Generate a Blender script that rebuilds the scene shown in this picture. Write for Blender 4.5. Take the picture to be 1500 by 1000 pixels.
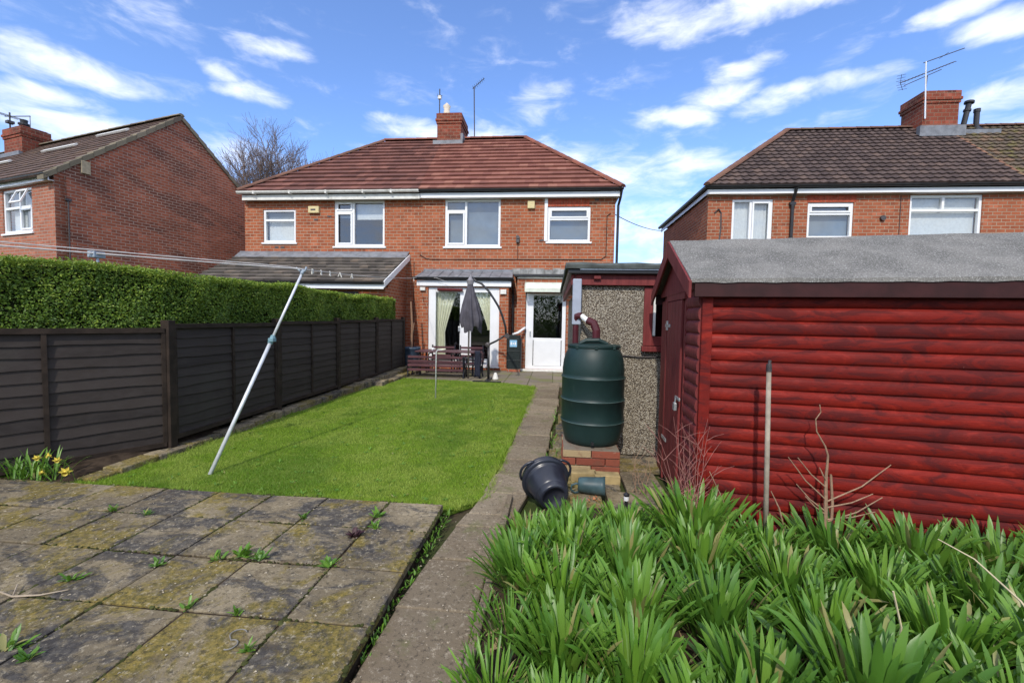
import bpy, math, random
import numpy as np
from mathutils import Vector, Matrix
R = math.radians
random.seed(7)
rng = np.random.default_rng(7)
for o in list(bpy.data.objects): bpy.data.objects.remove(o)
SC = bpy.context.scene
COL = SC.collection

# ------------------------------------------------------------------ camera
F_PX, PITCH, ROLL, YAW, CAM_H = 637.4, .0512, .018, .0951, 1.55
fw = Vector((-math.sin(YAW)*math.cos(PITCH), math.cos(YAW)*math.cos(PITCH), -math.sin(PITCH)))
rt = Vector((math.cos(YAW), math.sin(YAW), 0)); up = rt.cross(fw)
c_, s_ = math.cos(ROLL), math.sin(ROLL)
rx = rt*c_ + up*s_; ux = up*c_ - rt*s_
cam = bpy.data.cameras.new('camera'); camo = bpy.data.objects.new('camera', cam); COL.objects.link(camo)
M = Matrix.Identity(4)
for i in range(3):
    M[i][0] = rx[i]; M[i][1] = ux[i]; M[i][2] = -fw[i]
M.translation = Vector((0, 0, CAM_H)); camo.matrix_world = M
cam.sensor_width = 36; cam.lens = F_PX/1500*36; cam.clip_start = .05; cam.clip_end = 3000
SC.camera = camo

# ------------------------------------------------------------------ world and sun
SUN_EL, SUN_AZ = R(42), R(189)          # azimuth clockwise from +Y : the sun stands behind the camera, a little left
world = bpy.data.worlds.new('World'); SC.world = world; world.use_nodes = True
nt = world.node_tree; nt.nodes.clear()
def WN(t, **k):
    n = nt.nodes.new(t)
    for a, b in k.items(): setattr(n, a, b)
    return n
def wmath(op, a, b=None, clamp=False):
    n = WN('ShaderNodeMath', operation=op, use_clamp=clamp)
    for i, v in enumerate((a, b)):
        if v is None: continue
        if isinstance(v, (int, float)): n.inputs[i].default_value = v
        else: nt.links.new(v, n.inputs[i])
    return n.outputs[0]
sky = WN('ShaderNodeTexSky', sky_type='NISHITA'); sky.sun_disc = False
sky.sun_elevation = SUN_EL; sky.sun_rotation = SUN_AZ
sky.air_density = 1.1; sky.dust_density = .25; sky.ozone_density = 3.0
tc = WN('ShaderNodeTexCoord')
noi = WN('ShaderNodeTexNoise'); noi.inputs['Scale'].default_value = 8; noi.inputs['Detail'].default_value = 8; noi.inputs['Roughness'].default_value = .6; noi.inputs['Distortion'].default_value = .4
mp = WN('ShaderNodeMapping'); mp.inputs['Scale'].default_value = (1.3, 1.3, 3.6)
nt.links.new(tc.outputs['Generated'], mp.inputs[0]); nt.links.new(mp.outputs[0], noi.inputs['Vector'])
wn = WN('ShaderNodeTexNoise'); wn.inputs['Scale'].default_value = 9; wn.inputs['Detail'].default_value = 4
nt.links.new(tc.outputs['Generated'], wn.inputs['Vector'])
wsub = WN('ShaderNodeVectorMath', operation='SUBTRACT'); nt.links.new(wn.outputs['Color'], wsub.inputs[0]); wsub.inputs[1].default_value = (.5, .5, .5)
wsc = WN('ShaderNodeVectorMath', operation='MULTIPLY'); nt.links.new(wsub.outputs[0], wsc.inputs[0]); wsc.inputs[1].default_value = (.09, .09, .045)
wad = WN('ShaderNodeVectorMath', operation='ADD'); nt.links.new(tc.outputs['Generated'], wad.inputs[0]); nt.links.new(wsc.outputs[0], wad.inputs[1])
CL = [(-0.721, 0.594, 0.357, 0.084, 0.02, 1.0), (-0.75, 0.581, 0.314, 0.065, 0.013, 0.9), (-0.638, 0.634, 0.437, 0.078, 0.023, 0.45), (-0.495, 0.735, 0.464, 0.059, 0.012, 0.6), (-0.57, 0.709, 0.416, 0.03, 0.01, 0.8), (-0.544, 0.741, 0.394, 0.048, 0.014, 0.95), (-0.733, 0.621, 0.278, 0.103, 0.024, 1.0), (-0.657, 0.698, 0.283, 0.085, 0.024, 0.8), (-0.311, 0.868, 0.389, 0.067, 0.01, 0.8), (-0.234, 0.896, 0.377, 0.153, 0.013, 0.9), (-0.039, 0.899, 0.436, 0.055, 0.03, 0.5), (0.168, 0.824, 0.542, 0.082, 0.025, 0.8), (0.344, 0.78, 0.523, 0.152, 0.021, 1.1), (0.331, 0.83, 0.448, 0.06, 0.015, 0.9), (0.226, 0.891, 0.395, 0.082, 0.014, 1.0), (0.302, 0.857, 0.418, 0.069, 0.018, 1.0), (0.396, 0.829, 0.395, 0.074, 0.015, 1.0), (0.471, 0.786, 0.4, 0.066, 0.012, 0.7), (0.557, 0.697, 0.451, 0.045, 0.012, 1.0), (0.601, 0.684, 0.413, 0.049, 0.014, 1.0), (0.633, 0.704, 0.322, 0.062, 0.02, 0.9), (0.63, 0.718, 0.295, 0.086, 0.013, 0.8), (0.199, 0.93, 0.308, 0.173, 0.026, .8), (0.155, 0.969, 0.192, 0.128, 0.072, 0.7), (0.005, 0.942, 0.336, 0.129, 0.027, 0.7), (-0.589, 0.754, 0.291, 0.085, 0.029, 0.6)]
acc = None
for (dx, dy, dz, l1, l2, st) in CL:          # each cloud bank: an ellipse of directions on the sky
    d = Vector((dx, dy, dz)).normalized(); e1 = Vector((dy, -dx, 0)).normalized(); e2 = e1.cross(d).normalized()
    if e2.z < 0: e2 = -e2
    vs = WN('ShaderNodeVectorMath', operation='SUBTRACT'); nt.links.new(wad.outputs[0], vs.inputs[0]); vs.inputs[1].default_value = d
    ds = []
    for e, l in ((e1, l1*1.35), (e2, l2*1.7)):
        dn = WN('ShaderNodeVectorMath', operation='DOT_PRODUCT'); nt.links.new(vs.outputs[0], dn.inputs[0]); dn.inputs[1].default_value = e/l
        ds.append(wmath('POWER', dn.outputs['Value'], 2.0))
    q = wmath('MULTIPLY', wmath('SUBTRACT', 1.0, wmath('ADD', *ds), clamp=True), st)
    acc = q if acc is None else wmath('MAXIMUM', acc, q)
dens = wmath('ADD', wmath('MULTIPLY', acc, .95), wmath('MULTIPLY', wmath('SUBTRACT', noi.outputs[0], .5), 2.3))
sdir = WN('ShaderNodeSeparateXYZ'); nt.links.new(tc.outputs['Generated'], sdir.inputs[0])   # unseen bright cloud added overhead and behind the viewer as soft white fill
def wramp(v, a, b):
    x = WN('ShaderNodeMapRange', interpolation_type='SMOOTHSTEP'); nt.links.new(v, x.inputs[0]); x.inputs[1].default_value = a; x.inputs[2].default_value = b; return x.outputs[0]
rear_fill = wmath('MAXIMUM', wramp(sdir.outputs[1], .25, -.15), wramp(sdir.outputs[2], .66, .85))
dens = wmath('MAXIMUM', dens, wmath('MULTIPLY', rear_fill, wmath('ADD', .85, wmath('MULTIPLY', wmath('SUBTRACT', noi.outputs[0], .5), 2.6))))
mr = WN('ShaderNodeMapRange', interpolation_type='SMOOTHSTEP'); nt.links.new(dens, mr.inputs[0])
mr.inputs[1].default_value = .0; mr.inputs[2].default_value = 1.35; mr.inputs[3].default_value = .02; mr.inputs[4].default_value = .84
SKYK = .118
skm = WN('ShaderNodeVectorMath', operation='MULTIPLY'); nt.links.new(sky.outputs[0], skm.inputs[0]); skm.inputs[1].default_value = (SKYK*.86, SKYK*1.04, SKYK*1.38)
mx = WN('ShaderNodeMix', data_type='RGBA'); nt.links.new(mr.outputs[0], mx.inputs[0]); nt.links.new(skm.outputs[0], mx.inputs[6]); mx.inputs[7].default_value = (.88, .90, .96, 1)
bg = WN('ShaderNodeBackground'); bg.inputs[1].default_value = 1.0; nt.links.new(mx.outputs[2], bg.inputs[0])
wo = WN('ShaderNodeOutputWorld'); nt.links.new(bg.outputs[0], wo.inputs[0])
sun = bpy.data.lights.new('sun', 'SUN'); suno = bpy.data.objects.new('sun', sun); COL.objects.link(suno)
sun.energy = 2.0; sun.angle = R(1.2); sun.color = (1, .93, .82)
sd = Vector((math.sin(SUN_AZ)*math.cos(SUN_EL), math.cos(SUN_AZ)*math.cos(SUN_EL), math.sin(SUN_EL)))
suno.rotation_euler = sd.to_track_quat('Z', 'Y').to_euler(); suno.location = (0, -8, 12)
SC.view_settings.view_transform = 'Standard'; SC.view_settings.look = 'None'
SC.view_settings.exposure = .66; SC.view_settings.gamma = 1
SC.render.engine = 'CYCLES'

# ------------------------------------------------------------------ mesh helpers
def locsum(o):
    v = Vector((0, 0, 0))
    while o is not None: v += o.location; o = o.parent
    return v
class MB:
    def __init__(s, xf=None): s.v = []; s.f = []; s.r = []; s.xf = xf; s.cr = None
    def add(s, vs, fs, r=None):
        b = len(s.v); s.v += [tuple(v) for v in vs]; s.f += [tuple(i+b for i in f) for f in fs]
        s.r += [random.random() if r is None else r]*len(fs); return s
    def box(s, x0, y0, z0, x1, y1, z1, r=None):
        x0, x1 = sorted((x0, x1)); y0, y1 = sorted((y0, y1)); z0, z1 = sorted((z0, z1))
        v = [(x, y, z) for z in (z0, z1) for y in (y0, y1) for x in (x0, x1)]
        return s.add(v, [(0, 2, 3, 1), (4, 5, 7, 6), (0, 1, 5, 4), (2, 6, 7, 3), (0, 4, 6, 2), (1, 3, 7, 5)], r)
    def prism(s, poly, z0, z1, r=None):           # polygon (x, y) ccw, extruded in z
        n = len(poly); v = [(x, y, z0) for x, y in poly]+[(x, y, z1) for x, y in poly]
        return s.add(v, [tuple(range(n-1, -1, -1)), tuple(range(n, 2*n))]+[(i, (i+1) % n, n+(i+1) % n, n+i) for i in range(n)], r)
    def ext(s, poly3, d, r=None):                 # 3-D polygon extruded along d
        n = len(poly3); d = Vector(d); v = [Vector(p) for p in poly3]+[Vector(p)+d for p in poly3]
        return s.add(v, [tuple(range(n)), tuple(range(2*n-1, n-1, -1))]+[(i, n+i, n+(i+1) % n, (i+1) % n) for i in range(n)], r)
    def tube(s, pts, rad, n=8, cap=True, r=None):
        pts = [Vector(p) for p in pts]; k = len(pts)
        if isinstance(rad, (int, float)): rad = [rad]*k
        vs = []; fs = []; a = None
        for i, p in enumerate(pts):
            t = (pts[min(i+1, k-1)]-pts[max(i-1, 0)]).normalized()
            if a is None: a = t.cross(Vector((0, 0, 1)) if abs(t.z) < .9 else Vector((1, 0, 0))).normalized()
            else: a = (a-t*a.dot(t)).normalized()
            b = t.cross(a)
            for j in range(n):
                w = 2*math.pi*j/n; vs.append(p+(a*math.cos(w)+b*math.sin(w))*rad[i])
        for i in range(k-1):
            for j in range(n): fs.append((i*n+j, i*n+(j+1) % n, (i+1)*n+(j+1) % n, (i+1)*n+j))
        if cap: fs += [tuple(range(n-1, -1, -1)), tuple(range((k-1)*n, k*n))]
        return s.add(vs, fs, r)
    def lathe(s, prof, c=(0, 0, 0), axis=(0, 0, 1), n=32, r=None):   # profile [(radius, height)], around axis through c
        ax = Vector(axis).normalized(); a = ax.cross(Vector((0, 1, 0)) if abs(ax.y) < .9 else Vector((1, 0, 0))).normalized(); b = ax.cross(a); c = Vector(c)
        vs = [c+ax*h+(a*math.cos(2*math.pi*j/n)+b*math.sin(2*math.pi*j/n))*rr for rr, h in prof for j in range(n)]
        fs = [(i*n+j, i*n+(j+1) % n, (i+1)*n+(j+1) % n, (i+1)*n+j) for i in range(len(prof)-1) for j in range(n)]
        return s.add(vs, fs, r)
    def build(s, name, mat, parent=None, smooth=False, bevel=0, local=False, loc=None):
        vs = s.v
        if s.xf: vs = [s.xf(*v) for v in vs]
        off = Vector((0, 0, 0))
        if not local and parent is not None: off = locsum(parent)
        me = bpy.data.meshes.new(name)
        me.from_pydata([(v[0]-off[0], v[1]-off[1], v[2]-off[2]) for v in vs], [], s.f); me.update()
        at = me.attributes.new('rnd', 'FLOAT', 'FACE'); at.data.foreach_set('value', s.r)
        if smooth: me.shade_smooth()
        for m in (mat if isinstance(mat, (list, tuple)) else [mat]): me.materials.append(m)
        o = bpy.data.objects.new(name, me); COL.objects.link(o); o.parent = parent
        if bevel:
            b = o.modifiers.new('bevel', 'BEVEL'); b.width = bevel; b.segments = 2; b.limit_method = 'ANGLE'; b.angle_limit = R(40)
            b.harden_normals = False
        return o
def recentre(o):                                   # origin of a one-mesh thing to the middle of its base
    me = o.data; n = len(me.vertices); co = np.empty(n*3); me.vertices.foreach_get('co', co); co = co.reshape(-1, 3)
    c = np.array([(co[:, 0].min()+co[:, 0].max())/2, (co[:, 1].min()+co[:, 1].max())/2, co[:, 2].min()])
    co -= c; me.vertices.foreach_set('co', co.ravel()); me.update(); o.location = Vector(o.location)+Vector(c)
def tag(o, label, cat, group=None):
    o['label'] = label; o['category'] = cat
    if group: o['group'] = group
    return o
def thing(name, label, cat, loc=(0, 0, 0), rz=0, group=None):
    o = bpy.data.objects.new(name, None); COL.objects.link(o); o.location = loc; o.rotation_euler = (0, 0, rz); o.empty_display_size = .1
    return tag(o, label, cat, group)
def structure(o, kind='structure'): o['kind'] = kind; return o
def copy_tree(o, parent=None):
    c = o.copy(); COL.objects.link(c); c.parent = parent
    for ch in list(o.children): copy_tree(ch, c)
    return c
def np_mesh(name, verts, faces_n, mat, rnd=None, smooth=False, parent=None):   # verts (N,3), every face uses faces_n consecutive verts
    me = bpy.data.meshes.new(name); n = len(verts); nf = n//faces_n
    me.vertices.add(n); me.vertices.foreach_set('co', verts.astype(np.float32).ravel())
    me.loops.add(n); me.loops.foreach_set('vertex_index', np.arange(n, dtype=np.int32))
    me.polygons.add(nf); me.polygons.foreach_set('loop_start', np.arange(0, n, faces_n, dtype=np.int32))
    me.polygons.foreach_set('loop_total', np.full(nf, faces_n, dtype=np.int32))
    me.update(calc_edges=True); me.validate()
    if rnd is not None:
        at = me.attributes.new('rnd', 'FLOAT', 'FACE'); at.data.foreach_set('value', rnd.astype(np.float32))
    me.materials.append(mat); o = bpy.data.objects.new(name, me); COL.objects.link(o); o.parent = parent
    return o

# ------------------------------------------------------------------ materials
class NT:
    def __init__(s, name):
        s.m = bpy.data.materials.new(name); s.m.use_nodes = True; s.t = s.m.node_tree; s.t.nodes.clear()
        s.out = s.n('ShaderNodeOutputMaterial'); s.p = s.n('ShaderNodeBsdfPrincipled'); s.l(s.p.outputs[0], s.out.inputs[0])
        s.tc = s.n('ShaderNodeTexCoord')
    def n(s, t, **k):
        x = s.t.nodes.new(t)
        for a, b in k.items(): setattr(x, a, b)
        return x
    def l(s, a, b): s.t.links.new(a, b)
    def put(s, sock, v):
        if v is None: return
        if hasattr(v, 'is_output') or isinstance(v, bpy.types.NodeSocket): s.l(v, sock)
        elif isinstance(v, (tuple, list)) and len(v) == 3 and sock.type == 'RGBA': sock.default_value = (*v, 1)
        else: sock.default_value = v
    def noise(s, scale, detail=4, rough=.55, vec=None, stretch=None, dist=0):
        x = s.n('ShaderNodeTexNoise'); x.inputs['Scale'].default_value = scale; x.inputs['Detail'].default_value = detail; x.inputs['Roughness'].default_value = rough; x.inputs['Distortion'].default_value = dist
        v = vec or s.tc.outputs['Object']
        if stretch:
            m = s.n('ShaderNodeMapping'); m.inputs['Scale'].default_value = stretch; s.l(v, m.inputs[0]); v = m.outputs[0]
        s.l(v, x.inputs['Vector']); return x.outputs[0]
    def ramp(s, f, a, b, lo=0., hi=1.):
        x = s.n('ShaderNodeMapRange', interpolation_type='SMOOTHSTEP'); s.l(f, x.inputs[0])
        for i, v in enumerate((a, b, lo, hi)): x.inputs[i+1].default_value = v
        return x.outputs[0]
    def mix(s, f, a, b, mode='MIX'):
        x = s.n('ShaderNodeMix', data_type='RGBA', blend_type=mode); s.put(x.inputs[0], f); s.put(x.inputs[6], a); s.put(x.inputs[7], b); return x.outputs[2]
    def math(s, op, a, b=None, clamp=False):
        x = s.n('ShaderNodeMath', operation=op, use_clamp=clamp); s.put(x.inputs[0], a); s.put(x.inputs[1], b); return x.outputs[0]
    def attr(s, name='rnd'):
        x = s.n('ShaderNodeAttribute'); x.attribute_name = name; return x.outputs['Fac']
    def bump(s, h, strength=.3, dist=.01):
        x = s.n('ShaderNodeBump'); x.inputs['Strength'].default_value = strength; x.inputs['Distance'].default_value = dist; s.l(h, x.inputs['Height']); s.l(x.outputs[0], s.p.inputs['Normal'])
    def fin(s, col, rough=.8, spec=.3, metal=0):
        s.put(s.p.inputs['Base Color'], col); s.put(s.p.inputs['Roughness'], rough); s.put(s.p.inputs['Specular IOR Level'], spec); s.put(s.p.inputs['Metallic'], metal); return s.m
def plain(name, col, rough=.6, var=.15, scale=12, spec=.4, metal=0, bump=0, dirt=None):
    t = NT(name); f = t.noise(scale, 5); c = t.mix(t.ramp(f, .3, .7), tuple(x*(1-var) for x in col), tuple(min(1, x*(1+var)) for x in col))
    if dirt: c = t.mix(t.ramp(t.noise(3, 6, .65), .52, .72, 0, dirt[1]), c, dirt[0])
    if bump: t.bump(t.noise(scale*4, 4), bump, .005)
    return t.fin(c, rough, spec, metal)
def wallmap(t):                                    # (u along the wall, z) from object coordinates, whichever way the wall faces
    sx = t.n('ShaderNodeSeparateXYZ'); t.l(t.tc.outputs['Object'], sx.inputs[0]); sn = t.n('ShaderNodeSeparateXYZ'); t.l(t.tc.outputs['Normal'], sn.inputs[0])
    side = t.math('GREATER_THAN', t.math('ABSOLUTE', sn.outputs[0]), .7)
    u = t.math('ADD', t.math('MULTIPLY', sx.outputs[1], side), t.math('MULTIPLY', sx.outputs[0], t.math('SUBTRACT', 1.0, side)))
    c = t.n('ShaderNodeCombineXYZ'); t.l(u, c.inputs[0]); t.l(sx.outputs[2], c.inputs[1]); return c.outputs[0]
def brick(name, c1, c2, mortar, dark, darkamt=.35, row=.095, soot=None, bw=.23):
    t = NT(name); uv = wallmap(t)
    b = t.n('ShaderNodeTexBrick'); t.l(uv, b.inputs['Vector']); b.inputs['Scale'].default_value = 1
    b.inputs['Brick Width'].default_value = bw; b.inputs['Row Height'].default_value = row; b.inputs['Mortar Size'].default_value = .010; b.inputs['Mortar Smooth'].default_value = .3; b.inputs['Bias'].default_value = -.1
    b.inputs['Color1'].default_value = (*c1, 1); b.inputs['Color2'].default_value = (*c2, 1); b.inputs['Mortar'].default_value = (*mortar, 1)
    # per-brick value: quantise the wall coordinates
    sp = t.n('ShaderNodeSeparateXYZ'); t.l(uv, sp.inputs[0])
    rowi = t.math('FLOOR', t.math('DIVIDE', sp.outputs[1], row)); sh = t.math('MULTIPLY', t.math('MODULO', rowi, 2.0), .5)
    coli = t.math('FLOOR', t.math('ADD', t.math('DIVIDE', sp.outputs[0], bw), sh))
    cv = t.n('ShaderNodeCombineXYZ'); t.l(coli, cv.inputs[0]); t.l(rowi, cv.inputs[1]); w = t.n('ShaderNodeTexWhiteNoise', noise_dimensions='2D'); t.l(cv.outputs[0], w.inputs['Vector'])
    per = w.outputs['Value']
    big = t.noise(.7, 4, .6, uv); med = t.noise(2.2, 5, .6, uv)
    col = t.mix(t.ramp(t.math('ADD', per, t.math('MULTIPLY', big, .5)), 1.0, 1.35, 0, darkamt), b.outputs['Color'], dark)
    col = t.mix(t.math('MULTIPLY', t.ramp(med, .38, .66), .55), col, tuple(x*.62 for x in c1))
    lgt = t.ramp(per, .0, .12, .35, 0); col = t.mix(lgt, col, tuple(min(1, x*1.5+.04) for x in c1))
    if soot:
        rm = t.n('ShaderNodeMapping'); rm.inputs['Rotation'].default_value = (0, 0, R(22)); t.l(uv, rm.inputs[0]); soot_uv = rm.outputs[0]
        col = t.mix(t.ramp(t.noise(.9, 6, .62, soot_uv, (.35, 1.5, 1)), .47, .62, 0, soot[1]), col, soot[0])
    col = t.mix(b.outputs['Fac'], col, t.mix(t.ramp(t.noise(1.5, 3, .5, uv), .3, .7), tuple(x*.75 for x in mortar), mortar))
    fine = t.noise(60, 4, .6); col = t.mix(t.ramp(fine, .3, .75, 0, .22), col, (.05, .03, .02))
    h = t.math('SUBTRACT', t.math('MULTIPLY', fine, .4), b.outputs['Fac']); t.bump(h, .5, .008)
    return t.fin(col, .88, .2)
Mt = {}
Mt['brick'] = brick('red_brick', (.44, .132, .058), (.32, .088, .042), (.42, .31, .22), (.10, .035, .026), .6)
Mt['brick_r'] = brick('orange_brick', (.42, .125, .06), (.31, .09, .044), (.40, .30, .21), (.13, .04, .03), .5)
Mt['brick_l'] = brick('dark_red_brick', (.46, .14, .075), (.33, .098, .056), (.44, .31, .24), (.10, .04, .032), .55, soot=((.07, .035, .03), .65), row=.085, bw=.22)
Mt['brick_ch'] = brick('chimney_brick', (.30, .075, .042), (.2, .05, .032), (.27, .17, .12), (.07, .025, .02), .7, soot=((.04, .025, .02), .6), row=.12)
Mt['brick_ped'] = brick('pedestal_brick', (.44, .12, .065), (.36, .085, .05), (.33, .28, .22), (.4, .3, .18), .45, row=.083, bw=.29)
def roof_mat(name, a, b, c, speck, speckamt, edge=None):
    t = NT(name); r = t.attr(); col = t.mix(t.ramp(r, .0, .75), a, b); col = t.mix(t.ramp(r, .8, .98, 0, .8), col, c)
    col = t.mix(t.ramp(t.noise(1.2, 5, .6), .45, .75, 0, .45), col, tuple(x*.5 for x in a))
    col = t.mix(t.ramp(t.noise(22, 4, .7), .62, .72, 0, speckamt), col, speck)
    if edge: col = t.mix(t.ramp(t.noise(2.6, 6, .7), edge[1], edge[1]+.14, 0, .85), col, edge[0])
    t.bump(t.noise(50, 4), .3, .005); return t.fin(col, .85, .25)
Mt['tile_red'] = roof_mat('red_tiles', (.19, .073, .055), (.245, .100, .073), (.31, .14, .10), (.35, .25, .18), .3)
Mt['tile_brown'] = roof_mat('brown_tiles', (.125, .055, .045), (.18, .077, .060), (.24, .105, .08), (.3, .22, .16), .25)
Mt['tile_dark'] = roof_mat('dark_pantiles', (.064, .045, .042), (.10, .070, .062), (.13, .088, .072), (.38, .34, .29), .55)
Mt['tile_moss'] = roof_mat('mossy_pantiles', (.085, .066, .05), (.13, .095, .068), (.18, .11, .07), (.3, .28, .2), .5, ((.15, .13, .045), .5))
Mt['tile_grey'] = roof_mat('weathered_tiles', (.085, .075, .066), (.15, .13, .11), (.21, .16, .12), (.3, .28, .24), .3, ((.05, .043, .04), .55))
Mt['tile_left'] = roof_mat('weathered_brown_tiles', (.10, .07, .055), (.14, .09, .07), (.18, .12, .08), (.3, .28, .24), .3)
Mt['verge'] = roof_mat('verge_tiles', (.17, .145, .10), (.25, .21, .145), (.12, .09, .07), (.32, .3, .24), .3)
Mt['ridge'] = roof_mat('ridge_tiles', (.16, .06, .042), (.25, .09, .06), (.12, .06, .05), (.36, .28, .2), .4)
Mt['ridge_d'] = roof_mat('dark_ridge_tiles', (.13, .068, .05), (.19, .095, .066), (.12, .08, .05), (.36, .3, .2), .5)
Mt['upvc'] = plain('white_plastic', (.80, .81, .82), .35, .04, 3, .5, dirt=((.55, .55, .52), .3))
Mt['upvc_old'] = plain('old_white_paint', (.72, .71, .66), .55, .08, 8, .4, dirt=((.36, .33, .27), .6))
Mt['black'] = plain('black_plastic', (.018, .018, .02), .4, .3, 8, .5)
Mt['lead'] = plain('lead_flashing', (.17, .18, .20), .55, .25, 5, .5, dirt=((.3, .3, .3), .5))
Mt['cream'] = plain('cream_plastic', (.62, .52, .27), .5, .08, 20, .4)
Mt['cable'] = plain('dark_cable', (.045, .022, .018), .6)
Mt['steel'] = plain('galvanised_metal', (.52, .54, .56), .35, .12, 30, .5, .7)
Mt['alu'] = plain('white_pole', (.66, .68, .70), .35, .08, 20, .5, .15, dirt=((.4, .4, .38), .4))
Mt['rust'] = plain('dark_metal', (.09, .08, .08), .5, .3, 30, .5, .6)
Mt['net'] = plain('net_curtain', (.62, .64, .63), .9, .06, 18, .1)
Mt['curtain'] = plain('cream_curtain', (.74, .74, .58), .9, .06, 10, .1)
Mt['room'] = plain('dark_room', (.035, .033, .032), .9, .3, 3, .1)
Mt['soil'] = plain('soil', (.045, .032, .022), .95, .5, 9, .1, bump=.8, dirt=((.09, .065, .04), .5))
Mt['terracotta'] = plain('terracotta', (.42, .2, .13), .8, .1)
Mt['yellow_clay'] = plain('pale_clay', (.6, .52, .42), .8, .1)
t = NT('window_glass'); t.t.nodes.remove(t.p)
gl = t.n('ShaderNodeBsdfGlossy'); gl.inputs['Roughness'].default_value = .02; gl.inputs['Color'].default_value = (.9, .92, .95, 1); tr = t.n('ShaderNodeBsdfTransparent'); tr.inputs[0].default_value = (.90, .92, .92, 1)
fr = t.n('ShaderNodeLayerWeight'); fr.inputs[0].default_value = .5; ms = t.n('ShaderNodeMixShader'); t.l(t.math('ADD', t.math('MULTIPLY', t.math('POWER', fr.outputs['Facing'], 3.0), .6), .13, True), ms.inputs[0]); t.l(tr.outputs[0], ms.inputs[1]); t.l(gl.outputs[0], ms.inputs[2]); t.l(ms.outputs[0], t.out.inputs[0])
bn = t.n('ShaderNodeBump'); bn.inputs['Strength'].default_value = .03; bn.inputs['Distance'].default_value = .05; t.l(t.noise(1.5, 2), bn.inputs['Height']); t.l(bn.outputs[0], gl.inputs['Normal'])
Mt['glass'] = t.m
Mt['blind_or_reflection'] = plain('blind_and_reflection_grey', (.16, .19, .215), .8, .2, 1.6, .1)  # tone of blinds, and of the sky reflection painted behind one pane

# ------------------------------------------------------------------ builders for buildings
def wall(mb, O, U, N, u0, u1, z0, z1, holes=(), t=.25):
    """wall sheet with real openings; front plane through O, U along it, N outward, holes (u0,u1,z0,z1)"""
    O = Vector(O); U = Vector(U); N = Vector(N)
    P = lambda u, z, d: O+U*u+Vector((0, 0, z))-N*d
    us = sorted({u0, u1, *[h[0] for h in holes], *[h[1] for h in holes]}); zs = sorted({z0, z1, *[h[2] for h in holes], *[h[3] for h in holes]})
    flip = U.cross(Vector((0, 0, 1))).dot(N) < 0
    def q(a, b, c, d, fl=False):
        f = (0, 1, 2, 3)
        if flip != fl: f = (3, 2, 1, 0)
        mb.add([a, b, c, d], [f])
    for i in range(len(us)-1):
        for j in range(len(zs)-1):
            cu = (us[i]+us[i+1])/2; cz = (zs[j]+zs[j+1])/2
            if any(h[0] < cu < h[1] and h[2] < cz < h[3] for h in holes): continue
            a = (us[i], zs[j]); b = (us[i+1], zs[j]); c = (us[i+1], zs[j+1]); d = (us[i], zs[j+1])
            q(*[P(*p, 0) for p in (a, b, c, d)]); q(*[P(*p, t) for p in (a, b, c, d)], True)
    for (a, b, c, d) in holes:
        q(P(a, c, 0), P(b, c, 0), P(b, c, t), P(a, c, t), True); q(P(a, d, 0), P(b, d, 0), P(b, d, t), P(a, d, t))
        q(P(a, c, 0), P(a, d, 0), P(a, d, t), P(a, c, t)); q(P(b, c, 0), P(b, d, 0), P(b, d, t), P(b, c, t), True)
    q(P(u0, z0, 0), P(u0, z1, 0), P(u0, z1, t), P(u0, z0, t), True); q(P(u1, z0, 0), P(u1, z1, 0), P(u1, z1, t), P(u1, z0, t))
    q(P(u0, z1, 0), P(u1, z1, 0), P(u1, z1, t), P(u0, z1, t), True)
def slope(mb, A, U, V, N, L, left, right, courses, tw, wave=0., th=.03, sub=2, ragged=.004):
    """tiled roof slope: overlapping courses with a real step, tiles tw wide, clipped to left(v)..right(v)"""
    A = Vector(A); U = Vector(U).normalized(); V = Vector(V).normalized(); N = Vector(N).normalized(); dv = L/courses
    for k in range(courses):
        v0 = k*dv; v1 = min(L, v0+dv*1.04)
        umin = min(left(v0), left(v1)); umax = max(right(v0), right(v1))
        off = 0 if k % 2 == 0 or wave else tw/2
        j0 = int((umin-off)/tw)-1; j1 = int((umax-off)/tw)+1
        for j in range(j0, j1+1):
            jr = random.random(); jj = random.uniform(-ragged, ragged); jv = random.uniform(-ragged, ragged)*2
            for q in range(sub):
                ua = off+(j+q/sub)*tw; ub = off+(j+(q+1)/sub)*tw
                if ub <= umin or ua >= umax: continue
                def hh(u): 
                    return wave*(.5+.5*math.cos(2*math.pi*(u-off)/tw)) if wave else (-.003 if abs(((u-off)/tw) % 1) < .01 or abs(((u-off)/tw) % 1) > .99 else .002)
                def cl(u, v): return min(max(u, left(v)), right(v))
                a0, b0, a1, b1 = cl(ua, v0), cl(ub, v0), cl(ua, v1), cl(ub, v1)
                if b0-a0 < 1e-4 and b1-a1 < 1e-4: continue
                P = lambda u, v, h: A+U*u+V*v+N*h
                ha, hb = hh(ua), hh(ub)
                lo = (th+jj)
                vs = [P(a0, v0+jv, -.02), P(b0, v0+jv, -.02), P(b0, v0+jv, lo+hb), P(a0, v0+jv, lo+ha), P(b1, v1, .004+hb), P(a1, v1, .004+ha)]
                mb.add(vs, [(0, 1, 2, 3), (3, 2, 4, 5)], jr)
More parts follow.
